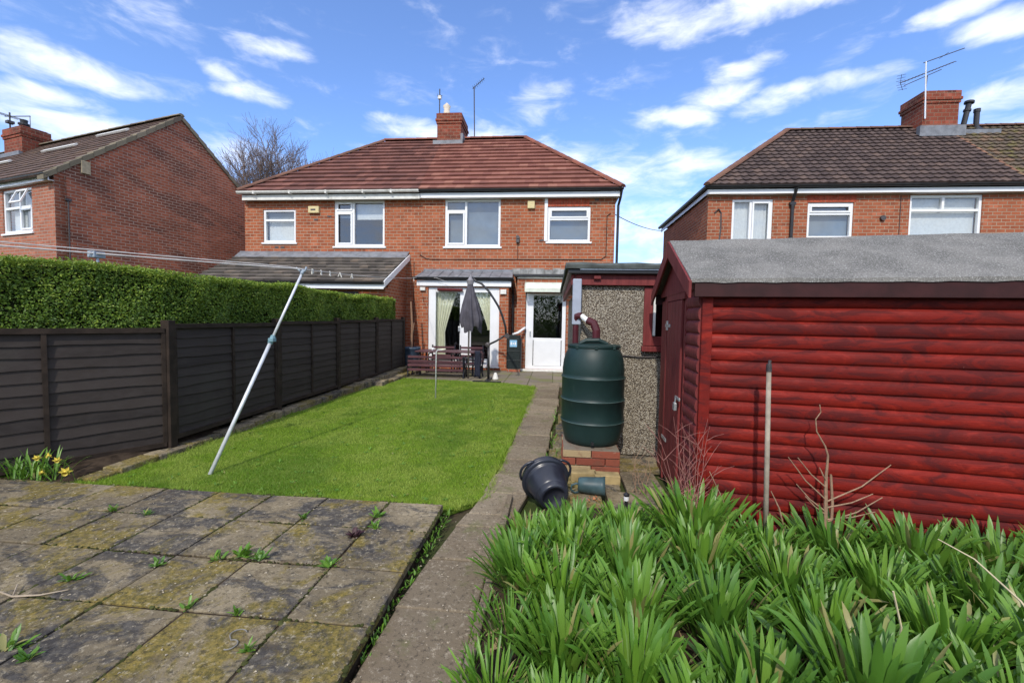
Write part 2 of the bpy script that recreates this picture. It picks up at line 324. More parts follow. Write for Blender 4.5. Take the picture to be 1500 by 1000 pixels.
def ridge(mb, P0, P1, r=.11, seg=.4, n=7):
    P0 = Vector(P0); P1 = Vector(P1); d = P1-P0; L = d.length; d.normalize(); k = max(1, int(L/seg)); side = d.cross(Vector((0, 0, 1))).normalized(); u2 = side.cross(d).normalized()
    for i in range(k):
        a = P0+d*(L*i/k); b = P0+d*(L*(i+1)/k+.03); vs = []
        for p, rr in ((a, r*1.06), (b, r*.94)):
            for j in range(n): 
                w = math.pi*(j/(n-1)); vs.append(p+side*math.cos(w)*rr+u2*(math.sin(w)*rr*.75))
        fs = [(j, j+1, n+j+1, n+j) for j in range(n-1)]+[tuple(range(n)), tuple(range(2*n-1, n-1, -1))]
        mb.add(vs, fs)
def window(parent, x0, x1, z0, z1, y, mull=(), trans=(), content=None, local=False, fw_=.07, sill=True, sash=(), depth=.09, label=None, mat='upvc', cmat='net', name='window'):
    """upvc window facing -Y. mull: [(x, z0, z1)], trans: [(z, x0, x1)], sash: opening frames [(x0,x1,z0,z1)]"""
    m = MB(); e = .0015
    m.box(x0, y, z0, x0+fw_, y+depth, z1); m.box(x1-fw_, y, z0, x1, y+depth, z1)
    m.box(x0+fw_, y+e, z0, x1-fw_, y+depth-e, z0+fw_); m.box(x0+fw_, y+e, z1-fw_, x1-fw_, y+depth-e, z1)
    for (x, a, b) in mull: m.box(x-fw_*.5, y+2*e, a, x+fw_*.5, y+depth-2*e, b)
    for (z, a, b) in trans: m.box(a, y+3*e, z-fw_*.5, b, y+depth-3*e, z+fw_*.5)
    for (a, b, c, d) in sash:
        w = .05; yy = y-.018
        m.box(a, yy, c, a+w, y+.03, d); m.box(b-w, yy, c, b, y+.03, d); m.box(a+w, yy+e, c, b-w, y+.03, c+w); m.box(a+w, yy+e, d-w, b-w, y+.03, d)
    o = m.build(name, Mt[mat], parent, bevel=.006, local=local)
    if label: o['label'] = label
    g = MB(); g.add([(x0+.02, y+.055, z0+.02), (x1-.02, y+.055, z0+.02), (x1-.02, y+.055, z1-.02), (x0+.02, y+.055, z1-.02)], [(0, 1, 2, 3)]); g.build('pane', Mt['glass'], o, local=local)
    if sill: MB().box(x0-.05, y-.07, z0-.055, x1+.05, y+.03, z0-.003).build('sill', Mt['upvc'], o, bevel=.006, local=local)
    if content:
        for (a, b, c, d, mat, folds) in content:
            n = max(2, int((b-a)/.03)) if folds else 1; q = MB(); yy = y+.16
            vs = []
            for i in range(n+1):
                x = a+(b-a)*i/n; w = folds*math.sin(i*1.9+math.sin(i*.7)) if folds else 0
                vs += [(x, yy+w, c), (x, yy+w, d)]
            q.add(vs, [(2*i, 2*i+2, 2*i+3, 2*i+1) for i in range(n)]).build('curtain' if folds else 'blind_or_reflection', Mt[mat], o, local=local, smooth=bool(folds))
    return o
def gutter(mb, x0, x1, y, z, r=.055):
    n = 7; vs = []
    for x in (x0, x1):
        for j in range(n): w = math.pi*j/(n-1); vs.append((x, y-math.cos(w)*r, z-math.sin(w)*r*1.1))
        for j in range(n-1, -1, -1): w = math.pi*j/(n-1); vs.append((x, y-math.cos(w)*r*.86, z-math.sin(w)*r*.95))
    k = 2*n
    mb.add(vs, [(i, (i+1) % k, k+(i+1) % k, k+i) for i in range(k)]+[tuple(range(k)), tuple(range(2*k-1, k-1, -1))])
def chimney(parent, x0, y0, x1, y1, z0, z1, local=False, mat='brick_ch', steps=((.0, .0),), name='chimney'):
    m = MB(); H = z1
    m.box(x0, y0, z0, x1, y1, H-.42); m.box(x0-.03, y0-.03, H-.42, x1+.03, y1+.03, H-.33); m.box(x0-.06, y0-.06, H-.33, x1+.06, y1+.06, H-.24)
    m.box(x0-.03, y0-.03, H-.24, x1+.03, y1+.03, H-.04); m.box(x0+.04, y0+.04, H-.04, x1-.04, y1-.04, H)
    return m.build(name, Mt[mat], parent, bevel=.008, local=local)
def yagi(parent_name, label, base, top, boom0, boom1, els, mat='steel', mat2='rust', group=None, reflector=True, elem_dir=(0, 1, 0), extra=None):
    t_ = thing(parent_name, label, 'aerial', base, group=group)
    MB().tube([base, top], .022, 6).build('mast', Mt[mat], t_)
    b = MB().tube([boom0, boom1], .014, 5); B0 = Vector(boom0); B1 = Vector(boom1); E = Vector(elem_dir).normalized()
    for i in range(els):
        p = B0.lerp(B1, (i+.5)/els); L = .17-.05*i/els; b.tube([p-E*L, p+E*L], .007, 4)
    if reflector:
        d = (B1-B0).normalized(); u_ = d.cross(E).normalized()
        for s in (-1, 1):
            for k in (.06, .14, .22): p = B0+u_*k*s-d*(-.25*k); b.tube([p-E*.2, p+E*.2], .006, 4)
            b.tube([B0, B0+u_*.24*s+d*.06], .008, 4)
    b.build('antenna', Mt[mat2], t_)
    if extra:
        for (p, q) in extra: MB().tube([p, q], .012, 5).build('boom', Mt[mat2], t_)
    return t_
#--PART2--

# ================================================================== SETTING
t = NT('concrete_slab'); r = t.attr()
base = t.mix(t.ramp(r, 0, 1), (.22, .175, .108), (.33, .27, .175)); base = t.mix(t.ramp(t.noise(3, 5, .6), .35, .7), base, (.27, .22, .14))
base = t.mix(t.ramp(t.noise(1.3, 5, .62), .42, .62, 0, .7), base, (.11, .088, .058))
rv = t.math('MULTIPLY', t.math('SUBTRACT', t.math('FRACT', t.math('MULTIPLY', r, 7.3)), .5), .10)
blk = t.ramp(t.math('ADD', t.noise(2.6, 9, .72, stretch=(.9, 1.5, 1), dist=.8), rv), .475, .575, 0, .86); col = t.mix(blk, base, t.mix(t.ramp(t.noise(30, 4), .4, .65), (.035, .035, .04), (.09, .085, .08)))
rv2 = t.math('MULTIPLY', t.math('SUBTRACT', t.math('FRACT', t.math('MULTIPLY', r, 23.7)), .5), .12)
ms2 = t.ramp(t.math('ADD', t.noise(1.9, 9, .74, dist=.4, stretch=(1.1, 1, 3)), rv2), .50, .61, 0, .85); col = t.mix(ms2, col, t.mix(t.ramp(t.noise(45, 5, .7), .35, .65), (.10, .085, .018), (.27, .20, .045)))
col = t.mix(t.ramp(t.noise(26, 8, .82), .53, .62, 0, .6), col, (.44, .38, .27)); col = t.mix(t.ramp(t.noise(34, 8, .82), .52, .60, 0, .65), col, (.035, .030, .022)); col = t.mix(t.ramp(t.noise(6, 7, .75), .56, .66, 0, .6), col, (.10, .075, .045))
t.bump(t.math('ADD', t.noise(70, 6, .7), t.math('MULTIPLY', t.noise(9, 4), 1.2)), .55, .012); Mt['slab'] = t.fin(col, .92, .2)
t = NT('path_slab'); r = t.attr()
base = t.mix(r, (.17, .135, .092), (.30, .245, .17)); base = t.mix(t.ramp(t.noise(2, 6, .6), .4, .7, 0, .7), base, (.17, .13, .085))
base = t.mix(t.ramp(t.noise(1.1, 7, .7), .55, .7, 0, .6), base, (.07, .06, .055)); base = t.mix(t.ramp(t.noise(28, 8, .82), .53, .62, 0, .6), base, (.42, .36, .27)); base = t.mix(t.ramp(t.noise(36, 8, .82), .52, .60, 0, .65), base, (.05, .04, .03)); base = t.mix(t.ramp(t.noise(3.2, 8, .75), .54, .64, 0, .5), base, (.12, .13, .045))
t.bump(t.noise(70, 6, .7), .5, .01); Mt['path'] = t.fin(base, .93, .2)
t = NT('mossy_paving'); b = t.n('ShaderNodeTexBrick'); t.l(t.tc.outputs['Object'], b.inputs['Vector']); b.inputs['Scale'].default_value = 1; b.inputs['Brick Width'].default_value = .6; b.inputs['Row Height'].default_value = .6; b.inputs['Mortar Size'].default_value = .012; b.offset = 0
b.inputs['Color1'].default_value = (.24, .20, .15, 1); b.inputs['Color2'].default_value = (.18, .155, .12, 1); b.inputs['Mortar'].default_value = (.07, .07, .03, 1)
col = t.mix(t.ramp(t.noise(1.4, 7, .7), .47, .62, 0, .7), b.outputs[0], (.16, .17, .05)); col = t.mix(t.ramp(t.noise(50, 4, .7), .6, .7, 0, .4), col, (.4, .36, .3)); t.bump(t.noise(60, 5, .7), .4, .01); Mt['paving'] = t.fin(col, .92, .2)
t = NT('earth_and_rough_grass'); col = t.mix(t.ramp(t.noise(.8, 7, .7), .4, .6), (.05, .07, .02), (.07, .055, .035)); t.bump(t.noise(20, 6), .5, .03); Mt['earth'] = t.fin(col, .95, .1)
t = NT('lawn_soil'); col = t.mix(t.ramp(t.noise(3, 6, .7), .4, .65), (.08, .14, .015), (.13, .19, .028)); t.bump(t.noise(60, 6), .5, .02); Mt['lawn'] = t.fin(col, .95, .1)

structure(MB().add([(-400, -400, -.05), (400, -400, -.05), (400, 400, -.05), (-400, 400, -.05)], [(0, 1, 2, 3)]).build('ground', Mt['earth']))
LAWN = [(-4.28, 3.34), (-.80, 3.38), (-.58, 3.62), (-.50, 5.5), (-.44, 7.6), (-.40, 9.6), (-.55, 10.15), (-1.1, 10.45), (-4.0, 10.75), (-4.28, 10.75)]
m = MB(); m.prism(LAWN, -.04, .0); structure(m.build('lawn', Mt['lawn']))
structure(MB().prism([(-4.3, 10.3), (.42, 10.3), (.42, 13.6), (-4.3, 13.6)], -.045, -.006).build('patio', Mt['paving']))
# slab patio in the foreground
m = MB(); XS = [-.83, -1.27, -1.79, -2.26, -2.73, -3.2, -3.67, -4.14, -4.62, -5.1, -5.6]; YS = [-.5, .0, .48, .96, 1.44, 1.925, 2.38, 2.85, 3.30]
for i in range(len(XS)-1):
    for j in range(len(YS)-1):
        g = .006; x1 = XS[i]-g-random.uniform(0, .004); x0 = XS[i+1]+g; y0 = YS[j]+g+random.uniform(0, .004); y1 = YS[j+1]-g
        if XS[i+1] < -4.2 and y1 > 1.6+(XS[i+1]+5.6)*1.1 and x0 < -5.2: continue
        ta = random.uniform(-.003, .003); tb = random.uniform(-.003, .003); z = .08+random.uniform(-.002, .002); rr = random.random(); k = .006
        vs = [(x0, y0, .03), (x1, y0, .03), (x1, y1, .03), (x0, y1, .03)]
        vs += [(x0, y0, z-ta-tb-k*.6), (x1, y0, z+ta-tb-k*.6), (x1, y1, z+ta+tb-k*.6), (x0, y1, z-ta+tb-k*.6)]
        vs += [(x0+k, y0+k, z-ta-tb), (x1-k, y0+k, z+ta-tb), (x1-k, y1-k, z+ta+tb), (x0+k, y1-k, z-ta+tb)]
        f = [(0, 1, 5, 4), (1, 2, 6, 5), (2, 3, 7, 6), (3, 0, 4, 7), (4, 5, 9, 8), (5, 6, 10, 9), (6, 7, 11, 10), (7, 4, 8, 11), (8, 9, 10, 11)]
        m.add(vs, f, rr)
structure(m.build('patio', Mt['slab']))
structure(MB().prism([(-5.6, -.5), (-.845, -.5), (-.845, 3.29), (-5.6, 3.29)], -.04, .070).build('patio_bed', Mt['soil']))
# path of single slabs, drifting slightly to the right as it goes away from the camera
PJ = [-.5, .1, .65, 1.18, 1.68, 2.17, 2.65, 3.10, 3.315, 3.75, 4.22, 4.70, 5.2, 5.72, 6.25, 6.8, 7.35, 7.9, 8.45, 9.0, 9.55, 10.1, 10.65]
def lerp_tab(tab, y):
    for (a, b), (c, d) in zip(tab, tab[1:]):
        if y <= c: return b+(d-b)*max(0, (y-a))/(c-a)
    return tab[-1][1]
PL_ = [(-.5, -.84), (1.7, -.82), (2.17, -.80), (2.65, -.75), (3.1, -.69), (3.3, -.65), (3.75, -.58), (4.7, -.50), (7, -.44), (9.8, -.39), (10.7, -.38)]
PR_ = [(-.5, -.38), (2.2, -.37), (2.65, -.36), (3.1, -.37), (3.3, -.28), (3.75, -.2), (4.7, -.05), (6.2, .0), (7.3, .10), (10.7, .16)]
m = MB()
for j in range(len(PJ)-1):
    y0 = PJ[j]+.005; y1 = PJ[j+1]-.005; z = .018+random.uniform(-.004, .004); rr = random.random()
    a, b, c, d = lerp_tab(PL_, y0), lerp_tab(PR_, y0), lerp_tab(PR_, y1), lerp_tab(PL_, y1); jx = random.uniform(-.012, .012); k = .008
    vs = [(a+jx, y0, -.03), (b+jx, y0, -.03), (c+jx, y1, -.03), (d+jx, y1, -.03), (a+jx, y0, z-k), (b+jx, y0, z-k), (c+jx, y1, z-k), (d+jx, y1, z-k), (a+jx+k, y0+k, z), (b+jx-k, y0+k, z), (c+jx-k, y1-k, z), (d+jx+k, y1-k, z)]
    m.add(vs, [(0, 1, 5, 4), (1, 2, 6, 5), (2, 3, 7, 6), (3, 0, 4, 7), (4, 5, 9, 8), (5, 6, 10, 9), (6, 7, 11, 10), (7, 4, 8, 11), (8, 9, 10, 11)], rr)
structure(m.build('path', Mt['path']))
m = MB()
for (x0, y0, x1, y1) in [(-.02, 4.75, .30, 5.15), (.0, 4.28, .08, 4.72), (.02, 5.2, .32, 5.75), (.72, 4.55, 1.3, 5.08), (.70, 4.0, 1.05, 4.5), (.5, 3.62, .98, 3.96), (-.02, 3.55, .46, 3.98), (.02, 4.02, .66, 4.32), (.06, 5.8, .3, 6.4), (.1, 6.45, .3, 7.1)]:
    m.box(x0, y0, -.03, x1-.012, y1-.012, .012+random.uniform(-.006, .008))
structure(m.build('side_paving', Mt['slab'], bevel=.006))
BED = [(-.33, -.6), (-.33, 2.75), (-.25, 3.2), (.05, 3.5), (1.04, 3.52), (1.1, 3.32), (4.6, 2.85), (4.6, -.6)]
m = MB(); m.prism(BED, -.04, .035); structure(m.build('flower_bed', Mt['soil']))
m = MB()                                             # low concrete edging of the bed and stones below the fence
for k in range(7):
    y = .35+k*.47; m.box(-.36, y, -.02, -.315, y+.45, .055+random.uniform(-.008, .012))
structure(m.build('bed_edging', Mt['path'], bevel=.008))
m = MB(); y = 3.5
while y < 11.9:
    l = random.uniform(.16, .42); w = .05+.016*(y-3.5)+random.uniform(0, .04)
    h = .045+.016*(y-3.5)
    m.box(-4.30, y, -.03, -4.18+w, y+l-.012, h+random.uniform(-.015, .015))
    if y > 9: m.box(-4.30, y, -.03, -4.0+w+random.uniform(0, .06), y+l-.02, .08+random.uniform(-.02, .02))
    y += l
structure(m.build('stone_edging', Mt['slab'], bevel=.012))
m = MB(); m.add([(-4.24, 5.2, .06), (-4.1, 4.4, .0), (-4.28, 3.33, .0), (-5.7, 3.33, .10), (-5.2, 2.7, .12), (-4.5, 4.3, .14), (-4.4, 5.2, .12)], [(0, 6, 5, 1), (1, 5, 2), (5, 3, 2), (5, 4, 3)]); structure(m.build('soil_bank', Mt['soil']))

# ================================================================== HOUSES
# ---- middle pair of semi-detached houses
HB = thing('semi_detached_house', 'pair of joined red brick houses with hipped tiled roof at the end of the lawn', 'house', (-4.2, 13.5, 0))
FY = 13.5
m = MB()
wall(m, (0, FY, 0), (1, 0, 0), (0, -1, 0), -10.13, 1.76, 0, 5.25, [(-9.49, -8.38, 3.9, 4.96), (-7.07, -5.41, 3.78, 5.23), (-3.46, -1.71, 3.78, 5.23), (-.26, 1.03, 3.93, 4.99), (-3.9, -1.5, .05, 2.5), (-.9, .4, .05, 2.33)])
wall(m, (1.76, 0, 0), (0, 1, 0), (1, 0, 0), FY+.25, 20.7, 0, 5.25); wall(m, (-10.13, 0, 0), (0, 1, 0), (-1, 0, 0), FY+.25, 20.7, 0, 5.25); wall(m, (0, 20.7, 0), (1, 0, 0), (0, 1, 0), -9.9, 1.5, 0, 5.25)
m.build('wall', Mt['brick'], HB)
m = MB()
for x in [-.25+.0832*i for i in range(15)]: m.box(x, FY-.006, 4.995, x+.070, FY+.03, 5.235)
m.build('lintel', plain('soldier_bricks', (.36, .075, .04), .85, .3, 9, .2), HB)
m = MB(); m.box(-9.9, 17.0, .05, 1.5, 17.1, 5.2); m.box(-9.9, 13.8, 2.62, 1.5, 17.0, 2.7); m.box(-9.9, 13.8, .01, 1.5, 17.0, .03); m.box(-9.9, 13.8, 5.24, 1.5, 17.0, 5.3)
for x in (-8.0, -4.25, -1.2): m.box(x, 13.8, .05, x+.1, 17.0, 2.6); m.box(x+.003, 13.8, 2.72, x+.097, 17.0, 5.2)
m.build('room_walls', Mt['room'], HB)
# roof
EY, EZ, RY, RZ = 13.19, 5.45, 17.1, 8.5
Vv = Vector((0, RY-EY, RZ-EZ)); L = Vv.length; V = Vv/L; Nn = Vector((0, -V.z, V.y)); HL, HR, RL, RRx = -10.12, 1.9, -6.84, -1.24
lf = lambda v: HL+(RL-HL)*v/L
rf = lambda v: HR+(RRx-HR)*v/L
PX = -4.22
rb = MB(); slope(rb, (0, EY, EZ), (1, 0, 0), V, Nn, L, lf, lambda v: PX-.25*v/L, 14, .28, 0, .065, 1)
roof = rb.build('roof', Mt['tile_brown'], HB); roof['label'] = 'left half of the roof, darker brown tiles'
rb = MB(); slope(rb, (0, EY, EZ), (1, 0, 0), V, Nn, L, lambda v: PX-.25*v/L, rf, 14, .28, 0, .065, 1)
roof2 = rb.build('roof', Mt['tile_red'], HB); roof2['label'] = 'right half of the roof, redder tiles'
BYk = 2*RY-EY
m = MB()                                            # the other roof faces
m.add([(HL, EY, EZ), (RL, RY, RZ), (HL, BYk, EZ)], [(0, 1, 2)]); m.add([(HR, EY, EZ), (HR, BYk, EZ), (RRx, RY, RZ)], [(0, 1, 2)]); m.add([(HL, BYk, EZ), (RL, RY, RZ), (RRx, RY, RZ), (HR, BYk, EZ)], [(0, 1, 2, 3)])
m.add([(HL, EY+.05, EZ-.03), (HR, EY+.05, EZ-.03), (HR, BYk, EZ-.03), (HL, BYk, EZ-.03)], [(0, 1, 2, 3)])
m.build('roof_side', Mt['tile_brown'], HB)
m = MB(); ridge(m, (RL, RY, RZ+.02), (RRx, RY, RZ+.02), .12, .42); ridge(m, (RRx, RY, RZ+.02), (HR, EY, EZ+.03), .12, .40)
m.build('ridge_tile', Mt['ridge'], HB); m = MB(); ridge(m, (RL, RY, RZ+.02), (HL, EY, EZ+.03), .11, .42); m.build('ridge_tile', Mt['ridge_d'], HB)
# eaves
MB().box(-4.2, 13.30, 5.23, 1.86, 13.325, 5.38).box(-4.2, 13.325, 5.235, 1.86, 13.56, 5.25).box(1.80, 13.326, 5.25, 1.86, 20.8, 5.38).build('fascia', Mt['upvc'], HB, bevel=.004)
MB().box(-10.05, 13.27, 5.20, -4.203, 13.295, 5.36).box(-10.05, 13.295, 5.235, -4.203, 13.56, 5.25).build('fascia', Mt['upvc_old'], HB, bevel=.004)
m = MB(); gutter(m, -4.25, 1.95, 13.22, 5.46, .06); m.tube([(1.9, 13.25, 5.40), (1.88, 13.35, 5.2), (1.84, 13.46, 5.0), (1.84, 13.47, .1)], .04, 10)
for x in (-3.6, -2.6, -1.6, -.6, .4, 1.3): m.box(x, 13.24, 5.38, x+.03, 13.3, 5.46)
m.build('gutter', Mt['black'], HB, smooth=False)
m = MB(); gutter(m, -10.15, -4.2, 13.19, 5.45, .07)
for x in (-9.6, -8.4, -7.2, -6.0, -5.1): m.box(x, 13.13, 5.36, x+.05, 13.27, 5.46)
m.build('gutter', Mt['upvc_old'], HB)
# windows
W = window
W(HB, -9.49, -8.38, 3.9, 4.96, FY+.03, trans=[(4.62, -9.42, -8.45)], content=[(-9.4, -8.47, 3.98, 4.6, 'net', .01), (-9.4, -8.47, 4.62, 4.9, 'blind_or_reflection', 0)])
W(HB, -7.07, -5.41, 3.78, 5.23, FY+.03, mull=[(-6.45, 3.85, 5.16)], trans=[(4.88, -7.0, -6.48)], sash=[(-7.0, -6.49, 3.85, 4.84), (-7.0, -6.49, 4.91, 5.16)], content=[(-6.4, -5.47, 4.66, 5.2, 'net', 0), (-7.0, -6.5, 4.72, 4.8, 'net', 0)])
W(HB, -3.46, -1.71, 3.78, 5.23, FY+.03, mull=[(-2.80, 3.85, 5.16)], trans=[(4.88, -3.39, -2.83)], sash=[(-3.39, -2.84, 3.85, 4.85)], content=[(-3.4, -1.77, 3.8, 5.2, 'blind_or_reflection', 0)])  # full-width grey-blue sheet is coloured as sky reflected in the pane
W(HB, -.26, 1.03, 3.93, 4.99, FY+.03, trans=[(4.62, -.19, .96)], sash=[(-.19, .96, 4.65, 4.92)], content=[(-.2, .97, 3.98, 4.93, 'blind_or_reflection', 0)])
MB().box(-.36, 13.47, 3.95, -.264, 13.53, 5.228).build('window_trim', Mt['upvc'], HB, bevel=.004)
# bay with the patio doors
m = MB(); BY = 12.9
wall(m, (0, BY, 0), (1, 0, 0), (0, -1, 0), -4.06, -1.36, 0, 2.50, [(-3.80, -1.63, .12, 2.47)], .22)
wall(m, (-1.36, 0, 0), (0, 1, 0), (1, 0, 0), BY+.22, FY-.002, 0, 2.5, (), .2); wall(m, (-4.06, 0, 0), (0, 1, 0), (-1, 0, 0), BY+.22, FY-.002, 0, 2.5, (), .2)
m.build('bay_wall', Mt['brick'], HB)
m = MB(); m.box(-4.14, 12.84, 2.505, -1.28, 12.865, 2.665); m.box(-4.1, 12.866, 2.507, -1.32, 13.49, 2.52); m.build('fascia', Mt['upvc'], HB, bevel=.004)
m = MB(); gutter(m, -4.24, -1.20, 12.77, 2.76, .065); m.box(-4.2, 12.81, 2.67, -1.22, 12.84, 2.76); m.tube([(-1.26, 12.8, 2.70), (-1.27, 12.95, 2.6), (-1.27, 13.3, 2.45), (-1.27, 13.43, 2.3), (-1.27, 13.43, .1)], .035, 10); m.build('gutter', Mt['black'], HB)
m = MB(); m.ext([(-4.18, 12.79, 2.78), (-1.24, 12.79, 2.78), (-1.3, 13.495, 3.02), (-4.12, 13.495, 3.02)], (0, 0, -.03)); m.box(-4.12, 13.47, 3.0, -1.28, 13.50, 3.08)
for k in range(-9, 0): m.tube([(-4.1+(k+9)*.31, 12.80, 2.79), (-4.1+(k+9)*.31, 13.49, 3.03)], .01, 6)
m.build('bay_roof', Mt['lead'], HB)
d = MB(); y0 = 12.95; e = .002                      # patio door frame and leaves
d.box(-3.80, y0, .12, -3.58, y0+.08, 2.47); d.box(-1.91, y0, .12, -1.63, y0+.08, 2.47); d.box(-3.58, y0+e, 2.33, -1.91, y0+.08, 2.47); d.box(-3.58, y0+e, .12, -1.91, y0+.08, .33); d.box(-2.83, y0+2*e, .33, -2.49, y0+.07, 2.33)
d.box(-3.84, y0-.08, .08, -1.60, y0+.05, .118)
df = d.build('patio_door', Mt['upvc'], HB, bevel=.006)
for hx in (-2.50, -2.87): MB().box(hx, y0-.05, 1.15, hx+.05, y0, 1.30).build('handle', Mt['steel'], df, bevel=.006)
g = MB()
for (a, b) in ((-3.58, -2.83), (-2.49, -1.91)): g.add([(a, y0+.04, .33), (b, y0+.04, .33), (b, y0+.04, 2.33), (a, y0+.04, 2.33)], [(0, 1, 2, 3)])
g.build('pane', Mt['glass'], df)
def drape(x0, x1, tiedx, z0, ztie, z1, y, parent, flipped=False):     # gathered curtain pulled to one side
    n = 36; k = 18; vs = []
    for j in range(k+1):
        z = z0+(z1-z0)*j/k
        if z > ztie: f = (z-ztie)/(z1-ztie); w = tiedx+(x1-tiedx)*(f**1.15)
        else: w = tiedx+(x1-x0)*.03*(1-(z-z0)/(ztie-z0))
        for i in range(n+1):
            u = i/n; vs.append((x0+(w-x0)*u, y+.035*math.sin(u*38+.6*math.sin(z*3)), z))
    return MB().add(vs, [(j*(n+1)+i, j*(n+1)+i+1, (j+1)*(n+1)+i+1, (j+1)*(n+1)+i) for j in range(k) for i in range(n)]).build('curtain', Mt['curtain'], parent, smooth=True)
drape(-3.62, -2.95, -3.32, .3, 1.1, 2.36, 13.12, df); drape(-1.80, -2.42, -2.0, 1.2, 1.22, 2.36, 13.12, df)
MB().tube([(-3.5, 12.86, 2.40), (-2.74, 12.86, 2.39)], .045, 10).build('rolled_awning', plain('dark_red_cloth', (.10, .012, .012), .8), HB)
m = MB()                                            # security lamps at the two door corners
MB().box(-1.60, 12.83, 2.28, -1.42, 12.9, 2.42).build('security_lamp', Mt['upvc_old'], HB, bevel=.01); MB().box(-4.04, 12.83, 2.36, -3.88, 12.9, 2.46).build('security_lamp', Mt['upvc_old'], HB, bevel=.01)
# back door porch
m = MB(); PY = 13.1
wall(m, (0, PY, 0), (1, 0, 0), (0, -1, 0), -1.12, .86, 0, 2.82, [(-.86, .36, .06, 2.35)], .2); wall(m, (-1.12, 0, 0), (0, 1, 0), (-1, 0, 0), PY+.2, FY-.002, 0, 2.82, (), .2); wall(m, (.86, 0, 0), (0, 1, 0), (1, 0, 0), PY+.2, FY-.002, 0, 2.82, (), .2)
m.build('porch_wall', Mt['brick'], HB)
MB().box(-1.12, 13.07, 2.775, .86, 13.098, 2.815).build('fascia', Mt['upvc_old'], HB)
MB().box(-1.22, 12.98, 2.825, .94, 13.49, 2.90).build('porch_roof', Mt['black'], HB, bevel=.01)
m = MB()
for k in range(9): x = -1.30+k*.245; m.box(x, 13.472-random.uniform(0, .006), 2.93, x+.24, 13.498, 3.10+random.uniform(-.02, .03))
m.build('flashing', plain('patched_flashing', (.26, .26, .25), .7, .5, 4), HB)
d = MB(); y0 = 13.13; d.box(-.84, y0, .06, -.62, y0+.07, 2.34); d.box(.24, y0, .06, .35, y0+.07, 2.34); d.box(-.62, y0+e, 2.27, .24, y0+.07, 2.34); d.box(-.62, y0+e, .06, .24, y0+.07, .16); d.box(-.60, y0-.012, .16, .22, y0+.05, .93); d.box(-.62, y0+e, .931, .24, y0+.07, 1.0)
dd = d.build('back_door', Mt['upvc'], HB, bevel=.006); MB().box(-.98, 12.97, .0, .42, 13.09, .06).build('step', Mt['upvc_old'], dd, bevel=.006)
MB().add([(-.62, y0+.04, .99), (.24, y0+.04, .99), (.24, y0+.04, 2.28), (-.62, y0+.04, 2.28)], [(0, 1, 2, 3)]).build('pane', Mt['glass'], dd)
MB().box(-.72, y0-.05, 1.05, -.69, y0, 1.22).build('handle', Mt['steel'], dd, bevel=.006)
cy = MB()                                           # curved pale canopy over the door
for k in range(6):
    a0, a1 = k*15, (k+1)*15; P = lambda a, rr: (13.06-rr*math.sin(R(a)), 2.42+.24*math.cos(R(a))*rr/.34)
    (ya, za), (yb, zb) = P(a0, .34), P(a1, .34); cy.add([(-.84, ya, za), (.44, ya, za), (.44, yb, zb-.0), (-.84, yb, zb), (-.84, ya, za-.015), (.44, ya, za-.015), (.44, yb, zb-.015), (-.84, yb, zb-.015)], [(0, 1, 2, 3), (7, 6, 5, 4), (3, 2, 6, 7), (0, 4, 5, 1)])
cy.box(-.86, 12.70, 2.35, .46, 12.73, 2.46)
for x in (-.87, .45): cy.ext([(x, 13.07, 2.36), (x, 12.72, 2.36), (x, 12.72, 2.45), (x, 12.80, 2.60), (x, 13.07, 2.67)], (.02, 0, 0))
cy.build('canopy', plain('pale_green_white_plastic', (.62, .66, .56), .45, .1, 6, dirt=((.35, .38, .25), .5)), HB)
# left semi's single-storey extension with a lean-to roof
m = MB(); XY = 11.75
wall(m, (0, XY, 0), (1, 0, 0), (0, -1, 0), -10.2, -4.68, 0, 2.36, [(-6.9, -5.45, 1.2, 2.25)], .2)
m.ext([(-4.68, XY+.2, 0), (-4.68, FY-.003, 0), (-4.68, FY-.003, 3.42), (-4.68, XY+.2, 2.42)], (-.2, 0, 0)); m.ext([(-10.2, XY+.2, 0), (-10.2, XY+.2, 2.36), (-10.2, FY-.003, 3.42), (-10.2, FY-.003, 0)], (.2, 0, 0))
m.build('extension_wall', Mt['brick'], HB)
W(HB, -6.9, -5.45, 1.2, 2.25, XY+.06, mull=[(-6.2, 1.27, 2.18)], sill=False, mat='rust')
e0 = Vector((0, 11.45, 2.50)); e1 = Vector((0, 13.49, 3.50)); Vx = (e1-e0); Lx = Vx.length; Vx /= Lx; Nx = Vector((0, -Vx.z, Vx.y))
rb = MB(); slope(rb, e0, (1, 0, 0), Vx, Nx, Lx*.93, lambda v: -10.3, lambda v: -4.62, 8, .26, 0, .06, 1, .006); rb.add([(-10.3, 11.5, 2.48), (-4.62, 11.5, 2.48), (-4.62, 13.49, 3.46), (-10.3, 13.49, 3.46)], [(3, 2, 1, 0)])
rb.build('extension_roof', Mt['tile_grey'], HB)
m = MB(); m.ext([(-10.3, 13.20, 3.40), (-4.60, 13.20, 3.40), (-4.60, 13.495, 3.62), (-10.3, 13.495, 3.62)], (0, 0, -.03)); m.build('flashing', Mt['lead'], HB)
m = MB(); m.ext([(-4.60, 11.42, 2.34), (-4.60, 13.49, 3.34), (-4.60, 13.49, 3.52), (-4.60, 11.42, 2.52)], (.03, 0, 0)); m.box(-10.3, 11.42, 2.30, -4.60, 11.445, 2.42); m.build('fascia', Mt['upvc'], HB, bevel=.004)
m = MB(); gutter(m, -10.3, -4.58, 11.37, 2.49, .055); m.box(-10.3, 11.41, 2.42, -4.62, 11.43, 2.49); m.build('gutter', Mt['black'], HB)
